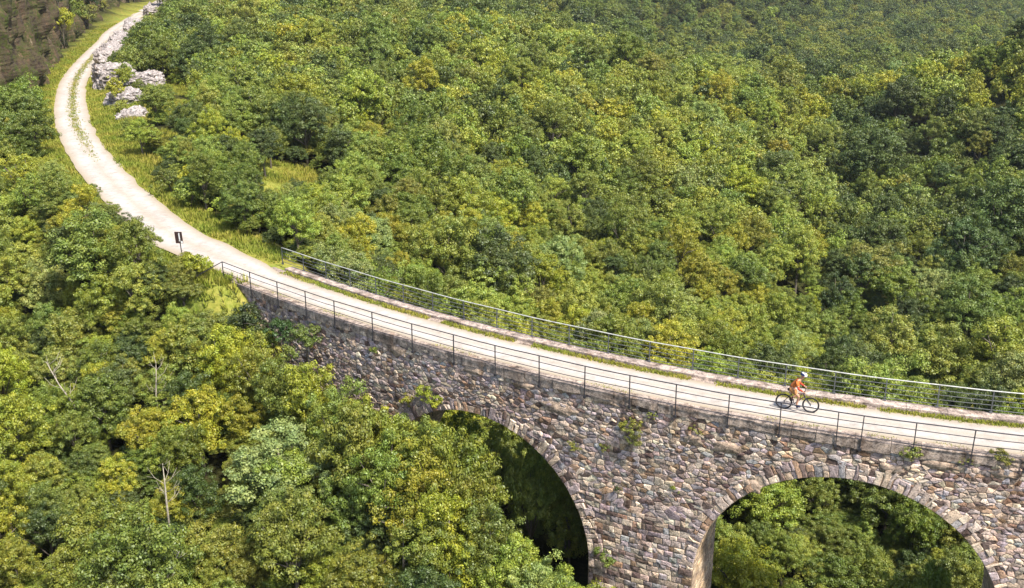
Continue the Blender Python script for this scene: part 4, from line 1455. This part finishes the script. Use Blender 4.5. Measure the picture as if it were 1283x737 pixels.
def forest(name, L, label):
    me = bpy.data.meshes.new(name)
    me.from_pydata([T['p'] for T in L], [], [])
    def at(nm, typ, vals, key):
        a = me.attributes.new(nm, typ, 'POINT'); a.data.foreach_set(key, np.array(vals, np.float32 if key != 'value_i' else np.int32).ravel())
    at('scl', 'FLOAT_VECTOR', [(T['s'] * T.get('w', 1), T['s'] * T.get('w', 1), T['s']) for T in L], 'vector')
    at('rot', 'FLOAT', [T['rot'] for T in L], 'value')
    a = me.attributes.new('kind_index', 'INT', 'POINT')
    a.data.foreach_set('value', np.array([T['proto'] if T['zc'] < 120 else NP + T['proto'] % 9 for T in L], np.int32))
    at('tint', 'FLOAT_VECTOR', [tint_of(T) for T in L], 'vector')
    o = link(name, me)
    ng = bpy.data.node_groups.new(name, 'GeometryNodeTree')
    ng.interface.new_socket('Geometry', in_out='INPUT', socket_type='NodeSocketGeometry')
    ng.interface.new_socket('Geometry', in_out='OUTPUT', socket_type='NodeSocketGeometry')
    gi = ng.nodes.new('NodeGroupInput'); go = ng.nodes.new('NodeGroupOutput')
    ci = ng.nodes.new('GeometryNodeCollectionInfo'); ci.inputs['Collection'].default_value = pc
    ci.inputs['Separate Children'].default_value = True; ci.inputs['Reset Children'].default_value = True
    ip = ng.nodes.new('GeometryNodeInstanceOnPoints'); ip.inputs['Pick Instance'].default_value = True
    def named(nm, dt):
        n = ng.nodes.new('GeometryNodeInputNamedAttribute'); n.data_type = dt; n.inputs[0].default_value = nm
        return [s for s in n.outputs if s.enabled and s.name == 'Attribute'][0]
    cb = ng.nodes.new('ShaderNodeCombineXYZ')
    ng.links.new(named('rot', 'FLOAT'), cb.inputs[2])
    e2r = ng.nodes.new('FunctionNodeEulerToRotation')
    ng.links.new(cb.outputs[0], e2r.inputs[0])
    ng.links.new(gi.outputs[0], ip.inputs['Points']); ng.links.new(ci.outputs[0], ip.inputs['Instance'])
    ng.links.new(named('kind_index', 'INT'), ip.inputs['Instance Index'])
    ng.links.new(e2r.outputs[0], ip.inputs['Rotation'])
    ng.links.new(named('scl', 'FLOAT_VECTOR'), ip.inputs['Scale'])
    ng.links.new(ip.outputs[0], go.inputs[0])
    md = o.modifiers.new('scatter', 'NODES'); md.node_group = ng
    tag(o, label, 'woodland', None, 'stuff')
    return o
forest('distant_woodland', rest, 'dense mixed green woodland covering the valley sides and far hills')

# ------------------------------------------------------------------ shrubs near the track and on the masonry
def shrub(name, p, s, tn, label, group, sq=(1, 1, 1), cat='shrub'):
    fm, sm = random.choice(SPROTO)
    e = empty(name, p, random.uniform(0, 6.28))
    e.scale = (s * sq[0], s * sq[1], s * sq[2])
    tag(e, label, cat, group)
    c = link('foliage', fm, e); c['tint'] = [x * random.uniform(0.88, 1.12) for x in TINT[tn]]
    link('stem', sm, e)
    return e
for (px, py, z, s, tn, lb) in [
    (212, 122, 0.1, 0.9, 'mid', 'low green bush on the grass right of the grey rocks'),
    (214, 242, 0.0, 1.3, 'mid', 'round green bush on the verge right of the track'),
    (240, 262, -0.2, 1.4, 'light', 'light green bush on the verge above the sign'),
    (290, 282, -0.5, 1.5, 'light', 'light green bush at the verge between sign and far railing'),
    (325, 296, -0.6, 1.4, 'mid', 'mid green bush just before the start of the far railing'),
    (312, 275, -0.8, 1.7, 'dark', 'dark bush behind the verge near the far railing end'),
    (255, 250, -0.4, 1.8, 'yellow', 'yellow-green bush on the bank right of the bend'),
    (62, 175, 0.0, 0.9, 'yellow', 'small yellow bush on the left verge of the track')]:
    p = at_level(px, py, z)
    hz = float(height(p[0], p[1]))
    shrub('shrub', (p[0], p[1], min(z, hz) if z < -2 else hz - 0.1), s, tn, lb, 'bushes beside the track')
for (px, py, s, tn, lb) in [
    (326, 400, 1.15, 'dark', 'dark green bush against the abutment below the first railing posts'),
    (366, 412, 0.9, 'dark', 'dark green bush against the wall below the third railing post'),
    (398, 420, 0.95, 'mid', 'mid green bush against the wall just left of the bare masonry'),
    (345, 428, 1.3, 'olive', 'olive bush in front of the two dark abutment bushes'),
    (270, 392, 1.1, 'yellow', 'yellow-green bush on the grassy bank below the slanting end rail'),
    (245, 378, 1.0, 'olive', 'olive bush on the bank left of the slanting end rail')]:
    u, zz = wall_uz(px, py)
    b = BP(u, -0.9 * s, zz - 0.8 * s)
    hz = float(height(b.x, b.y))
    shrub('shrub', (b.x, b.y, max(b.z, hz - 0.2)), s, tn, lb, 'bushes beside the track')
for k, (px, py, s, tn, lb) in enumerate([
    (792, 536, 0.50, 'olive', 'largest leafy weed tuft growing from the wall between the arches'),
    (797, 556, 0.42, 'mid', 'green weed tuft hanging under the largest one between the arches'),
    (815, 522, 0.28, 'olive', 'small weed tuft just right of the largest one on the wall'),
    (872, 540, 0.26, 'olive', 'weed tuft on tan render left of the right arch'),
    (1140, 571, 0.42, 'olive', 'weed tuft under the railing above the right arch'),
    (1210, 580, 0.28, 'olive', 'weed tuft at the wall top right of the double posts'),
    (1255, 577, 0.34, 'olive', 'weed tuft at the wall top near the right picture edge'),
    (720, 562, 0.30, 'olive', 'weed tuft on the wall right above the left arch ring'),
    (757, 563, 0.26, 'olive', 'small weed tuft midway between left arch and largest tuft'),
    (775, 613, 0.26, 'dark', 'dark weed tuft low on the pier between the arches'),
    (845, 615, 0.22, 'olive', 'weed tuft on the wall left of the right arch ring'),
    (470, 440, 0.30, 'olive', 'weed tuft on the wall above the left slope'),
    (540, 500, 0.65, 'yellow', 'yellow-green weed cushion over the left arch crown'),
    (515, 505, 0.50, 'rust', 'yellowing weed cushion left of the left arch crown'),
    (760, 700, 0.50, 'mid', 'green weed at the foot of the pier beside the left arch')]):
    u, zz = wall_uz(px, py)
    s *= 1.35
    b = BP(u, 0.10, zz - 0.6 * s)
    shrub('wall_weed', b, s, tn, lb, 'weeds on the viaduct wall', (1.0, 1.0, 0.9), 'weed')

# pale bare trees on the lower left
def bare_tree(px, py, zc, ht, lean, label, seed):
    g = np.random.default_rng(seed)
    p = at_depth(px, py, zc)
    e = empty('bare_tree', (p[0], p[1], p[2] - ht * 0.95), 0)
    tag(e, label, 'tree', 'pale bare trees')
    mb = MB()
    top = Vector((lean * ht * 0.25, 0, ht))
    P = [Vector((0, 0, -1.0)), Vector((lean * .1, 0, ht * .4)), Vector((lean * ht * .14, g.normal() * .1, ht * .7)), top]
    mb.tube(P, [0.06, 0.05, 0.034, 0.012], 6)
    tb = MB()
    for k in range(11):
        f = g.uniform(0.35, 1.0)
        s = P[1].lerp(P[2], (f - .35) / .35) if f < .7 else P[2].lerp(P[3], (f - .7) / .3)
        a = g.uniform(0, 6.28); L = g.uniform(.3, .8)
        m = s + Vector((math.cos(a) * L * .6, math.sin(a) * L * .6, L * .4)); q = m + Vector((math.cos(a) * L * .4, math.sin(a) * L * .4, L * .7))
        tb.tube([s, m, q], [0.017, 0.011, 0.004], 4)
        a2 = a + 1
        tb.tube([m, m + Vector((math.cos(a2) * L * .5, math.sin(a2) * L * .5, L * .3))], [0.009, 0.003], 4)
    mb.build('trunk', M['pale_bark'], e, True)
    tb.build('branches', M['pale_bark'], e, True)
for k, (px, py, zc, ht, lean, lb) in enumerate([(503, 655, 46.0, 4.2, 0.1, 'pale bare trunk standing out below the left arch'),
        (88, 458, 55.5, 4.2, -1.2, 'pale leaning bare stem on the left slope'), (190, 458, 56.5, 3.4, 0.3, 'thin forked pale stem among left slope trees'),
        (203, 585, 47.5, 3.6, 0.05, 'thin straight pale stem low on the left slope'), (190, 695, 43.8, 3.4, 1.4, 'crooked pale branch near the bottom left'),
        (300, 160, 123.0, 5.0, -0.6, 'thin pale forked trunk under the big round tree beyond the bend')]):
    bare_tree(px, py, zc, ht, lean, lb, 40 + k)

# ------------------------------------------------------------------ grass
def grass_mesh():
    V, Fc, LV = [], [], []
    g = np.random.default_rng(5)
    P = []
    for i in range(len(LANDROAD) - 1):
        a, b = LANDROAD[i], LANDROAD[i + 1]
        d = (b - a); L = np.hypot(*d); t = d / L; nr = np.array([-t[1], t[0]])
        dist = a[1]
        if dist > 260: break
        den = 26 if dist < 110 else 12
        for k in range(int(L * 6.5 * den)):
            l = g.uniform(1.75, 5.0) * (1 if g.random() < .5 else -1)
            if g.random() < (abs(l) - 4.0): continue
            q = a + d * g.random() + nr * l
            P.append((q[0], q[1], 0.10 if abs(l) < 2.1 else 0.24, 0))
        # worn strip between the wheel tracks around the bend
        if 92 < dist < 215:
            st = np.clip(min((dist - 92) / 18, (215 - dist) / 40), 0, 1)
            for k in range(int(L * 20 * st)):
                q = a + d * g.random() + nr * g.normal() * 0.27 + nr * -0.25
                P.append((q[0], q[1], 0.13, 1))
    for c, rad in GRASS_C:
        for k in range(int(rad * rad * 3.1 * 12)):
            rr = rad * math.sqrt(g.random()); th = g.uniform(0, 6.28)
            q = (c[0] + rr * math.cos(th), c[1] + rr * math.sin(th))
            P.append((q[0], q[1], 0.34, 0))
    # strip beside the kerb on the viaduct
    for u in np.arange(1.5, 52, 0.02):
        if noise.noise(Vector((u * 0.5, 0, 7))) < -0.22: continue
        b = BP(u, 3.15 + g.normal() * 0.11, 0); P.append((b.x, b.y, 0.10, 2))
    for u in np.arange(1.5, 52, 0.09):
        if noise.noise(Vector((u * 0.35, 4, 7))) < 0.05: continue
        b = BP(u, 0.45 + g.normal() * 0.10, 0); P.append((b.x, b.y, 0.06, 2))
    P = np.array(P)
    d, s, i = poly_dist(P[:, 0], P[:, 1], LANDROAD)
    keep = (d > 1.7) | (P[:, 3] > 0)
    P = P[keep]
    hz = height(P[:, 0], P[:, 1])
    z = np.where(P[:, 3] == 2, 0.0, np.where(P[:, 3] == 1, 0.03, hz))
    n = len(P); nb = 5
    m = n * nb
    base = np.repeat(np.c_[P[:, 0], P[:, 1], z], nb, 0) + np.c_[g.normal(size=(m, 2)) * 0.07, np.zeros(m)]
    hh = np.repeat(P[:, 2], nb) * g.uniform(0.6, 1.5, m)
    a = g.uniform(0, 6.28, m); w = 0.022 + 0.10 * hh * g.uniform(0.4, 1, m)
    side = np.c_[np.cos(a), np.sin(a), np.zeros(m)] * w[:, None]
    tip = base + np.c_[np.cos(a + 1.5) * hh * .5, np.sin(a + 1.5) * hh * .5, hh]
    Vv = np.stack([base - side, base + side, tip], 1).reshape(-1, 3)
    me = bpy.data.meshes.new('grass')
    me.from_pydata(Vv.tolist(), [], np.arange(m * 3).reshape(-1, 3).tolist())
    lv = np.repeat(np.repeat(g.random(n), nb) * 0.6 + g.random(m) * 0.4, 3)
    at = me.attributes.new('lv', 'FLOAT', 'POINT'); at.data.foreach_set('value', lv.astype(np.float32))
    mt, nt, out = new_mat('dry_grass')
    at_ = N(nt, 'Attribute', attribute_type='GEOMETRY', attribute_name='lv')
    ns = noise_tex(nt, 0.25, 4)
    r = ramp(nt, at_.outputs['Fac'], [(0.0, (0.14, 0.175, 0.022)), (0.5, (0.29, 0.295, 0.05)), (1.0, (0.46, 0.40, 0.12))])
    r2 = ramp(nt, ns.outputs[0], [(0.35, (0.72, 0.9, 0.75)), (0.65, (1.12, 1.02, 1.0))])
    c = mixc(nt, r.outputs[0], r2.outputs[0], 1.0, 'MULTIPLY')
    df = N(nt, 'BsdfDiffuse'); tr = N(nt, 'BsdfTranslucent'); mx = N(nt, 'MixShader'); mx.inputs[0].default_value = 0.3
    nt.links.new(c, df.inputs[0]); nt.links.new(c, tr.inputs[0]); nt.links.new(df.outputs[0], mx.inputs[1]); nt.links.new(tr.outputs[0], mx.inputs[2])
    nt.links.new(mx.outputs[0], out.inputs[0])
    o = link('grass', me, None, mt)
    tag(o, 'yellow-green grass on the verges and banks of the track', 'grass', None, 'stuff')
grass_mesh()

# ------------------------------------------------------------------ rocks and cliff
def fbm(p, o=5):
    return noise.fractal(p, 1.0, 2.0, o)
def rock(px, py, z, dims, rz, label, seed, strat=0.22):
    bm = bmesh.new()
    bmesh.ops.create_icosphere(bm, subdivisions=5, radius=1.0)
    off = Vector((seed * 3.7, seed * 1.9, seed * 0.7))
    for v in bm.verts:
        p = v.co.copy()
        q = Vector((math.copysign(abs(p.x) ** 0.6, p.x), math.copysign(abs(p.y) ** 0.6, p.y), math.copysign(abs(p.z) ** 0.7, p.z)))
        q = Vector((q.x * dims[0] / 2, q.y * dims[1] / 2, q.z * dims[2] / 2))
        n1 = fbm(q * 0.45 + off); n2 = fbm(q * 1.6 + off * 2)
        lay = math.sin(q.z * 7 + n1 * 3) * 0.10 * strat
        cr = -0.30 * max(0, 1 - abs(noise.noise(q * 0.9 + off)) * 9)
        d = p.normalized()
        n3 = noise.noise(q * 3.1 + off); st_ = (q.z * 1.7 + n1) % 1.0
        v.co = q + d * (n1 * 0.75 + n2 * 0.34 + abs(n3) * 0.16 + cr) + Vector((d.x, d.y, 0)) * (lay + (0.32 * strat if st_ < 0.5 else -0.1))
    me = bpy.data.meshes.new('rock')
    bm.to_mesh(me); bm.free()
    o = link('rock', me, None, M['rock'])
    p = at_level(px, py, z)
    o.location = (p[0], p[1], z + dims[2] * 0.22)
    o.rotation_euler = (0, 0, rz)
    tag(o, label, 'rock', 'grey rocks beside the bend')
for k, a in enumerate([(144, 108, 0, (5.2, 8.5, 4.2), 0.35, 'largest grey rock block beside the bend of the track'),
                       (141, 78, 0, (4.8, 15.0, 3.8), 0.3, 'long grey rock bank behind the largest block at the bend'),
                       (172, 108, 0, (7.0, 5.0, 2.6), 0.1, 'flat pale rock reaching out to the grass right of the largest block'),
                       (160, 130, 0, (4.2, 7.0, 2.2), 0.5, 'low pale rock nearest to the viewer in front of the largest block'),
                       (164, 150, 0, (3.0, 3.6, 1.1), 0.2, 'small stony hump on the grass below the pale rocks'),
                       (154, 57, 0, (4.2, 18.0, 3.2), 0.3, 'grey rock wall where the track passes the cliff'),
                       (171, 38, 0, (4.2, 22.0, 3.0), 0.25, 'far grey rock wall right of the track near the top'),
                       (196, 17, 0, (5.0, 20.0, 3.6), 0.2, 'farthest grey rock wall by the track at the top edge')]):
    rock(*a, seed=k + 1)
def cliff():
    P = catmull([tuple(p) for p in CLIFF], 1.2)
    seg = np.r_[0, np.cumsum(np.hypot(*np.diff(P, axis=0).T))]
    n = len(P); m = 44
    vs, fs = [], []
    for i in range(n):
        a = P[max(i - 1, 0)]; b = P[min(i + 1, n - 1)]
        t = (b - a) / np.hypot(*(b - a)); nr = np.array([t[1], -t[0]])    # towards the road
        hgt = 19 + 2.5 * math.sin(seg[i] * 0.13)
        for k in range(m):
            z = -0.8 + hgt * k / (m - 1)
            q = Vector((seg[i] * 0.35, z * 0.11, 2.2))
            o = 2.2 * fbm(q) + 1.0 * fbm(Vector((seg[i] * 1.1, z * 0.28, 9))) + 0.9 * abs(noise.noise(Vector((seg[i] * 0.5, z * 0.03, 4)))) - z * 0.13
            c = P[i] + nr * (o - 0.2)
            vs.append((c[0], c[1], z))
        c = P[i] - nr * 6
        vs.append((c[0], c[1], hgt - 0.5))
    m1 = m + 1
    for i in range(n - 1):
        for k in range(m1 - 1):
            fs.append((i * m1 + k, i * m1 + k + 1, (i + 1) * m1 + k + 1, (i + 1) * m1 + k))
    me = bpy.data.meshes.new('cliff')
    me.from_pydata(vs, [], fs)
    o = link('cliff', me, None, M['cliff'])
    tag(o, 'dark brown rock cliff rising left of the track at the bend', None, None, 'structure')
    g = random.Random(3)
    rows = [[], [], []]
    for r_ in range(3):
        for q in range(9):
            i = int((0.30 + 0.62 * (q + g.uniform(.2, .8)) / 9) * n); k = int((0.10 + 0.2 * r_ + g.uniform(0, 0.16)) * m)
            rows[r_].append(vs[i * m1 + k] + (r_,))
    for r_, L in enumerate(rows):
        for q, (x, y, z, _) in enumerate(L):
            px, py, zc = project(np.array([x, y, z]))
            if not (-30 < px < W and -20 < py < H): continue
            tn = g.choice(['dark', 'dark', 'olive', 'mid', 'olive'] if q > 2 else ['olive', 'yellow', 'mid', 'dark'])
            shrub('cliff_shrub', (x + 0.5, y - 0.5, z - 0.3), g.uniform(1.5, 3.0), tn, '%s shrub %s on the brown cliff, %s along the track' % (TWORD[tn], ('low', 'halfway up', 'high')[r_], ORD[q]), 'shrubs on the cliff', (1, 1, 1.25))
cliff()

# ------------------------------------------------------------------ sign
def sign():
    p = at_level(229, 327, 0.0)
    h = float(height(p[0], p[1]))
    e = empty('trail_sign', (p[0], p[1], h), R(-14))
    tag(e, 'dark brown trail sign with a white mark on a thin post beside the track', 'sign')
    mb = MB(); mb.tube([(0.02, 0, -0.3), (-0.03, 0, 1.0), (-0.09, 0, 2.0)], 0.032, 8); mb.build('post', M['iron'], e, True)
    tl = Matrix.Rotation(R(-3), 3, 'Y')
    mb = MB(); mb.box((-0.08, -0.045, 1.66), (0.52, 0.03, 0.76), tl); b = mb.build('board', M['brown'], e)
    mb = MB(); mb.box((-0.03, -0.064, 1.72), (0.085, 0.006, 0.40), tl); mb.box((-0.03, -0.064, 1.46), (0.10, 0.006, 0.06), tl); mb.box((-0.03, -0.064, 1.95), (0.07, 0.006, 0.05), tl)
    mb.build('white_symbol', M['white'], b)
    mb = MB(); mb.box((0.12, -0.064, 1.38), (0.13, 0.006, 0.14), tl); mb.build('white_sticker', M['white'], b)
sign()

# ------------------------------------------------------------------ bicycle and rider
pr = np.array(at_level(982, 512.5, 0.05)); pf = np.array(at_level(1014, 517.2, 0.05))
hd = math.atan2(pf[1] - pr[1], pf[0] - pr[0])
WB = 1.14
print('wheelbase px', np.linalg.norm(pf - pr), hd)
mid = (pr + pf) / 2
org = mid - np.array([math.cos(hd), math.sin(hd), 0]) * WB / 2
RW = 0.365
def bicycle():
    e = empty('bicycle', (org[0], org[1], 0.05), hd)
    tag(e, 'dark mountain bike ridden along the viaduct', 'bicycle')
    for x, in ((0.0,), (WB,)):
        w = empty('wheel', (x, 0, RW)); w.parent = e
        mb = MB(); mb.torus((0, 0, 0), RW - 0.028, 0.028, n=40, m=8); mb.build('tyre', M['rubber'], w, True)
        mb = MB(); mb.torus((0, 0, 0), RW - 0.06, 0.013, n=40, m=6); mb.build('rim', M['iron'], w, True)
        mb = MB()
        for k in range(16):
            t = 2 * math.pi * k / 16
            mb.tube([(0.02 * math.cos(t), 0.02 * (-1) ** k, 0.02 * math.sin(t)), ((RW - .06) * math.cos(t + .1), 0, (RW - .06) * math.sin(t + .1))], 0.0022, 4)
        mb.tube([(0, -.05, 0), (0, .05, 0)], 0.025, 8)
        mb.build('spokes', M['alu'], w)
    bb = (0.44, 0, 0.31); st = (0.28, 0, 0.80); hb = (0.84, 0, 0.72); ht = (0.80, 0, 0.86)
    mb = MB()
    mb.tube([bb, st], 0.018); mb.tube([bb, hb], 0.022); mb.tube([st, ht], 0.019); mb.tube([hb, ht], 0.024)
    for s in (-1, 1):
        mb.tube([(0, .06 * s, RW), (0.40, .035 * s, 0.31)], 0.010); mb.tube([(0, .06 * s, RW), (0.29, .03 * s, 0.76)], 0.009)
    mb.build('frame', M['frame'], e, True)
    mb = MB()
    for s in (-1, 1): mb.tube([(WB, .06 * s, RW), (0.87, .06 * s, 0.68)], 0.018)
    mb.tube([(0.87, -.07, .68), (0.87, .07, .68)], 0.02); mb.tube([(0.865, 0, .68), (0.79, 0, 0.96)], 0.018)
    mb.build('fork', M['iron'], e, True)
    mb = MB(); mb.tube([(0.79, 0, 0.96), (0.86, 0, 0.99)], 0.018); mb.tube([(0.82, -.35, 1.02), (0.86, -.12, .99), (0.86, .12, .99), (0.82, .35, 1.02)], 0.014)
    mb.build('handlebar', M['iron'], e, True)
    mb = MB(); mb.tube([st, (0.25, 0, 0.93)], 0.014); mb.build('seat_post', M['alu'], e, True)
    mb = MB()
    mb.tube([(0.11, 0, 0.965), (0.17, 0, 0.965), (0.28, 0, 0.95), (0.39, 0, 0.945)], [0.05, 0.075, 0.04, 0.02], 10)
    mb.build('saddle', M['rubber'], e, True)
    mb = MB(); mb.torus((bb[0], -0.045, bb[2]), 0.085, 0.008, n=24, m=5)
    mb.tube([(bb[0], -.06, bb[2]), (bb[0] + .15, -.075, bb[2] - .08)], 0.012); mb.tube([(bb[0], .06, bb[2]), (bb[0] - .15, .075, bb[2] + .08)], 0.012)
    mb.tube([(bb[0], -.06, bb[2]), (bb[0], .06, bb[2])], 0.02)
    mb.build('crank', M['alu'], e, True)
    for s, q in ((-1, (bb[0] + .15, -.125, bb[2] - .08)), (1, (bb[0] - .15, .125, bb[2] + .08))):
        mb = MB(); mb.box(q, (0.10, 0.09, 0.022)); mb.build('pedal', M['rubber'], e)
    mb = MB()
    mb.tube([(0, -.045, RW + .05), (bb[0], -.045, bb[2] + .085)], 0.006, 5); mb.tube([(0, -.045, RW - .05), (bb[0], -.045, bb[2] - .085)], 0.006, 5); mb.torus((0, -.045, RW), 0.045, 0.008, n=16, m=5)
    mb.build('chain', M['iron'], e, True)
bicycle()
def skinned(name, nodes, edges, root=0, sub=2):
    me = bpy.data.meshes.new(name + '_base')
    me.from_pydata([n[:3] for n in nodes], edges, [])
    o = bpy.data.objects.new(name + '_base', me); COL.objects.link(o)
    md = o.modifiers.new('s', 'SKIN'); md.use_smooth_shade = True
    sl_ = me.skin_vertices[0].data
    for i, n in enumerate(nodes):
        r = n[3] if isinstance(n[3], tuple) else (n[3], n[3])
        sl_[i].radius = r; sl_[i].use_root = (i == root)
    s2 = o.modifiers.new('u', 'SUBSURF'); s2.levels = sub; s2.render_levels = sub
    bpy.context.view_layer.update()
    dg = bpy.context.evaluated_depsgraph_get()
    out = bpy.data.meshes.new_from_object(o.evaluated_get(dg))
    out.name = name
    bpy.data.objects.remove(o)
    return out
def ik(a, b, l1, l2, bend):
    a, b = Vector(a), Vector(b); d = b - a; L = min(d.length, l1 + l2 - 1e-3)
    x = (l1 * l1 - l2 * l2 + L * L) / (2 * L); h = math.sqrt(max(l1 * l1 - x * x, 0))
    d.normalize(); bn = Vector(bend); bn = (bn - d * bn.dot(d)).normalized()
    return tuple(a + d * x + bn * h)
def rider():
    e = empty('person', (org[0], org[1], 0.05), hd)
    tag(e, 'cyclist in orange jersey and white helmet leaning over the handlebar', 'person')
    hipz = 1.03
    pel = (0.26, 0, hipz, (0.15, 0.12)); wai = (0.35, 0, 1.20, (0.13, 0.11)); che = (0.48, 0, 1.38, (0.165, 0.13)); nek = (0.60, 0, 1.50, 0.062); hed0 = (0.67, 0, 1.57, 0.06); hed = (0.72, 0, 1.66, (0.088, 0.10)); hedt = (0.72, 0, 1.75, 0.075)
    nodes = [pel, wai, che, nek, hed0, hed, hedt]; edges = [(0, 1), (1, 2), (2, 3), (3, 4), (4, 5), (5, 6)]
    L = {}
    for s in (-1, 1):
        sh = (0.52, .19 * s, 1.42); hand = (0.83, .31 * s, 1.055)
        el = ik(sh, hand, 0.30, 0.27, (-.2, .6 * s, -.6))
        i = len(nodes)
        nodes += [(*sh, 0.062), (*el, 0.042), (*hand, 0.028)]
        edges += [(2, i), (i, i + 1), (i + 1, i + 2)]
        hip = (0.27, .10 * s, hipz - 0.03)
        ank = (0.55, -.12, 0.34) if s < 0 else (0.24, .12, 0.50)
        kn = ik(hip, ank, 0.43, 0.42, (1, .1 * s, 0.2))
        j = len(nodes)
        toe = (ank[0] + 0.15, ank[1], ank[2] - 0.085 if s < 0 else ank[2] - 0.06)
        heel = (ank[0] + 0.0, ank[1], ank[2] - 0.03)
        nodes += [(*hip, 0.098), (*kn, 0.062), (*ank, 0.040), (*toe, 0.036)]
        edges += [(0, j), (j, j + 1), (j + 1, j + 2), (j + 2, j + 3)]
        L[s] = dict(sh=sh, el=el, hand=hand, hip=hip, kn=kn, ank=ank, toe=toe)
    body = skinned('body', nodes, edges)
    # fingers, thumb, nose and ears joined into the same mesh
    bm = bmesh.new(); bm.from_mesh(body)
    mb = MB()
    for s in (-1, 1):
        h = Vector(L[s]['hand'])
        for k in range(4):
            y = h.y + s * (-0.030 + 0.02 * k); ln = (0.9, 1.0, 0.95, 0.78)[k]
            mb.tube([(h.x + .005, y, h.z), (h.x + .045 * ln, y, h.z + .004), (h.x + .055 * ln, y, h.z - .03), (h.x + .02, y, h.z - .05)], [0.011, .010, .009, .007], 6)
        mb.tube([(h.x, h.y - s * .025, h.z), (h.x + .01, h.y - s * .045, h.z - .02), (h.x + .03, h.y - s * .05, h.z - .035)], [.012, .010, .008], 6)
        mb.tube([(0.715, .085 * s, 1.655), (0.72, .098 * s, 1.675), (0.712, .094 * s, 1.70)], [.012, .016, .010], 6)
    mb.tube([(0.81, 0, 1.69), (0.832, 0, 1.665), (0.80, 0, 1.65)], [.008, .015, .010], 6)
    me2 = mb.mesh('x'); bm.from_mesh(me2); bm.to_mesh(body); bm.free()
    body.materials.clear(); body.materials.append(M['skin']); body.shade_smooth()
    link('body', body, e)
    def child(nm, nd, ed, mat):
        me = skinned(nm, nd, ed); me.materials.clear(); me.materials.append(mat); me.shade_smooth(); return link(nm, me, e)
    nd = [(0.27, 0, hipz + .04, (0.165, 0.135)), (0.35, 0, 1.20, (0.15, 0.128)), (0.48, 0, 1.385, (0.182, 0.148)), (0.575, 0, 1.475, 0.085)]
    ed = [(0, 1), (1, 2), (2, 3)]
    for s in (-1, 1):
        i = len(nd); sh, el = Vector(L[s]['sh']), Vector(L[s]['el'])
        nd += [(*sh, 0.076), (*sh.lerp(el, 0.65), 0.064)]; ed += [(2, i), (i, i + 1)]
    child('jersey', nd, ed, M['orange'])
    for s in (-1, 1):
        sh, el, ha = Vector(L[s]['sh']), Vector(L[s]['el']), Vector(L[s]['hand'])
        child('sleeve', [(*sh.lerp(el, .6), 0.060), (*el, 0.053), (*el.lerp(ha, .8), 0.040)], [(0, 1), (1, 2)], M['red'])
    nd = [(0.25, 0, hipz - .01, (0.17, 0.14)), (0.29, 0, hipz + .09, (0.155, 0.13))]; ed = [(0, 1)]
    for s in (-1, 1):
        i = len(nd); hp, kn = Vector(L[s]['hip']), Vector(L[s]['kn'])
        nd += [(*hp, 0.112), (*hp.lerp(kn, .75), 0.088)]; ed += [(0, i), (i, i + 1)]
    child('shorts', nd, ed, M['tan'])
    for s in (-1, 1):
        a, t = Vector(L[s]['ank']), Vector(L[s]['toe'])
        child('shoe', [(a.x - .05, a.y, a.z - .05, 0.042), (a.x + .03, a.y, a.z - .045, 0.05), (t.x + .03, t.y, t.z, 0.04)], [(0, 1), (1, 2)], M['navy'])
    bm = bmesh.new(); bmesh.ops.create_uvsphere(bm, u_segments=20, v_segments=12, radius=1)
    for v in list(bm.verts):
        if v.co.z < -0.12: bm.verts.remove(v)
    for v in bm.verts:
        x, y, z = v.co; k = 1 + 0.06 * math.sin(y * 9)
        v.co = Vector((0.155 * x * k, 0.118 * y, 0.125 * z * k))
    me = bpy.data.meshes.new('helmet'); bm.to_mesh(me); bm.free(); me.shade_smooth()
    ho = link('helmet', me, e, M['white']); me.materials.append(M['navy'])
    for f in me.polygons:
        if f.center.x < 0.06 and f.center.z < 0.095: f.material_index = 1; ho.location = (0.725, 0, 1.715); ho.rotation_euler = (0, R(14), 0)
    mb = MB()
    for y in (-0.05, 0, 0.05):
        mb.tube([(-0.12, y * .8, 0.075), (0, y, 0.13 - abs(y) * .4), (0.11, y * .8, 0.085)], [0.012, 0.014, 0.010], 6)
    mb.tube([(0.10, -.09, 0.0), (0.165, 0, 0.005), (0.10, .09, 0.0)], [0.012, 0.014, 0.012], 6)
    mb.build('helmet_vents', M['navy'], ho, True)
    mb = MB(); mb.tube([(0.795, -.05, 1.695), (0.815, 0, 1.70), (0.795, .05, 1.695)], 0.014, 6); mb.build('sunglasses', M['navy'], e, True)
rider()

# ------------------------------------------------------------------ air
def haze():
    mb = MB(); mb.box((100, 750, 68), (2060, 2140, 200))
    m, nt, out = new_mat('thin_haze')
    v = nt.nodes.new('ShaderNodeVolumePrincipled')
    v.inputs['Color'].default_value = (0.86, 0.91, 1.0, 1)
    v.inputs['Density'].default_value = 0.00010
    v.inputs['Anisotropy'].default_value = 0.2
    nt.links.new(v.outputs[0], out.inputs['Volume'])
    o = mb.build('haze', m)
    tag(o, 'thin summer haze over the valley', None, None, 'stuff')
haze()
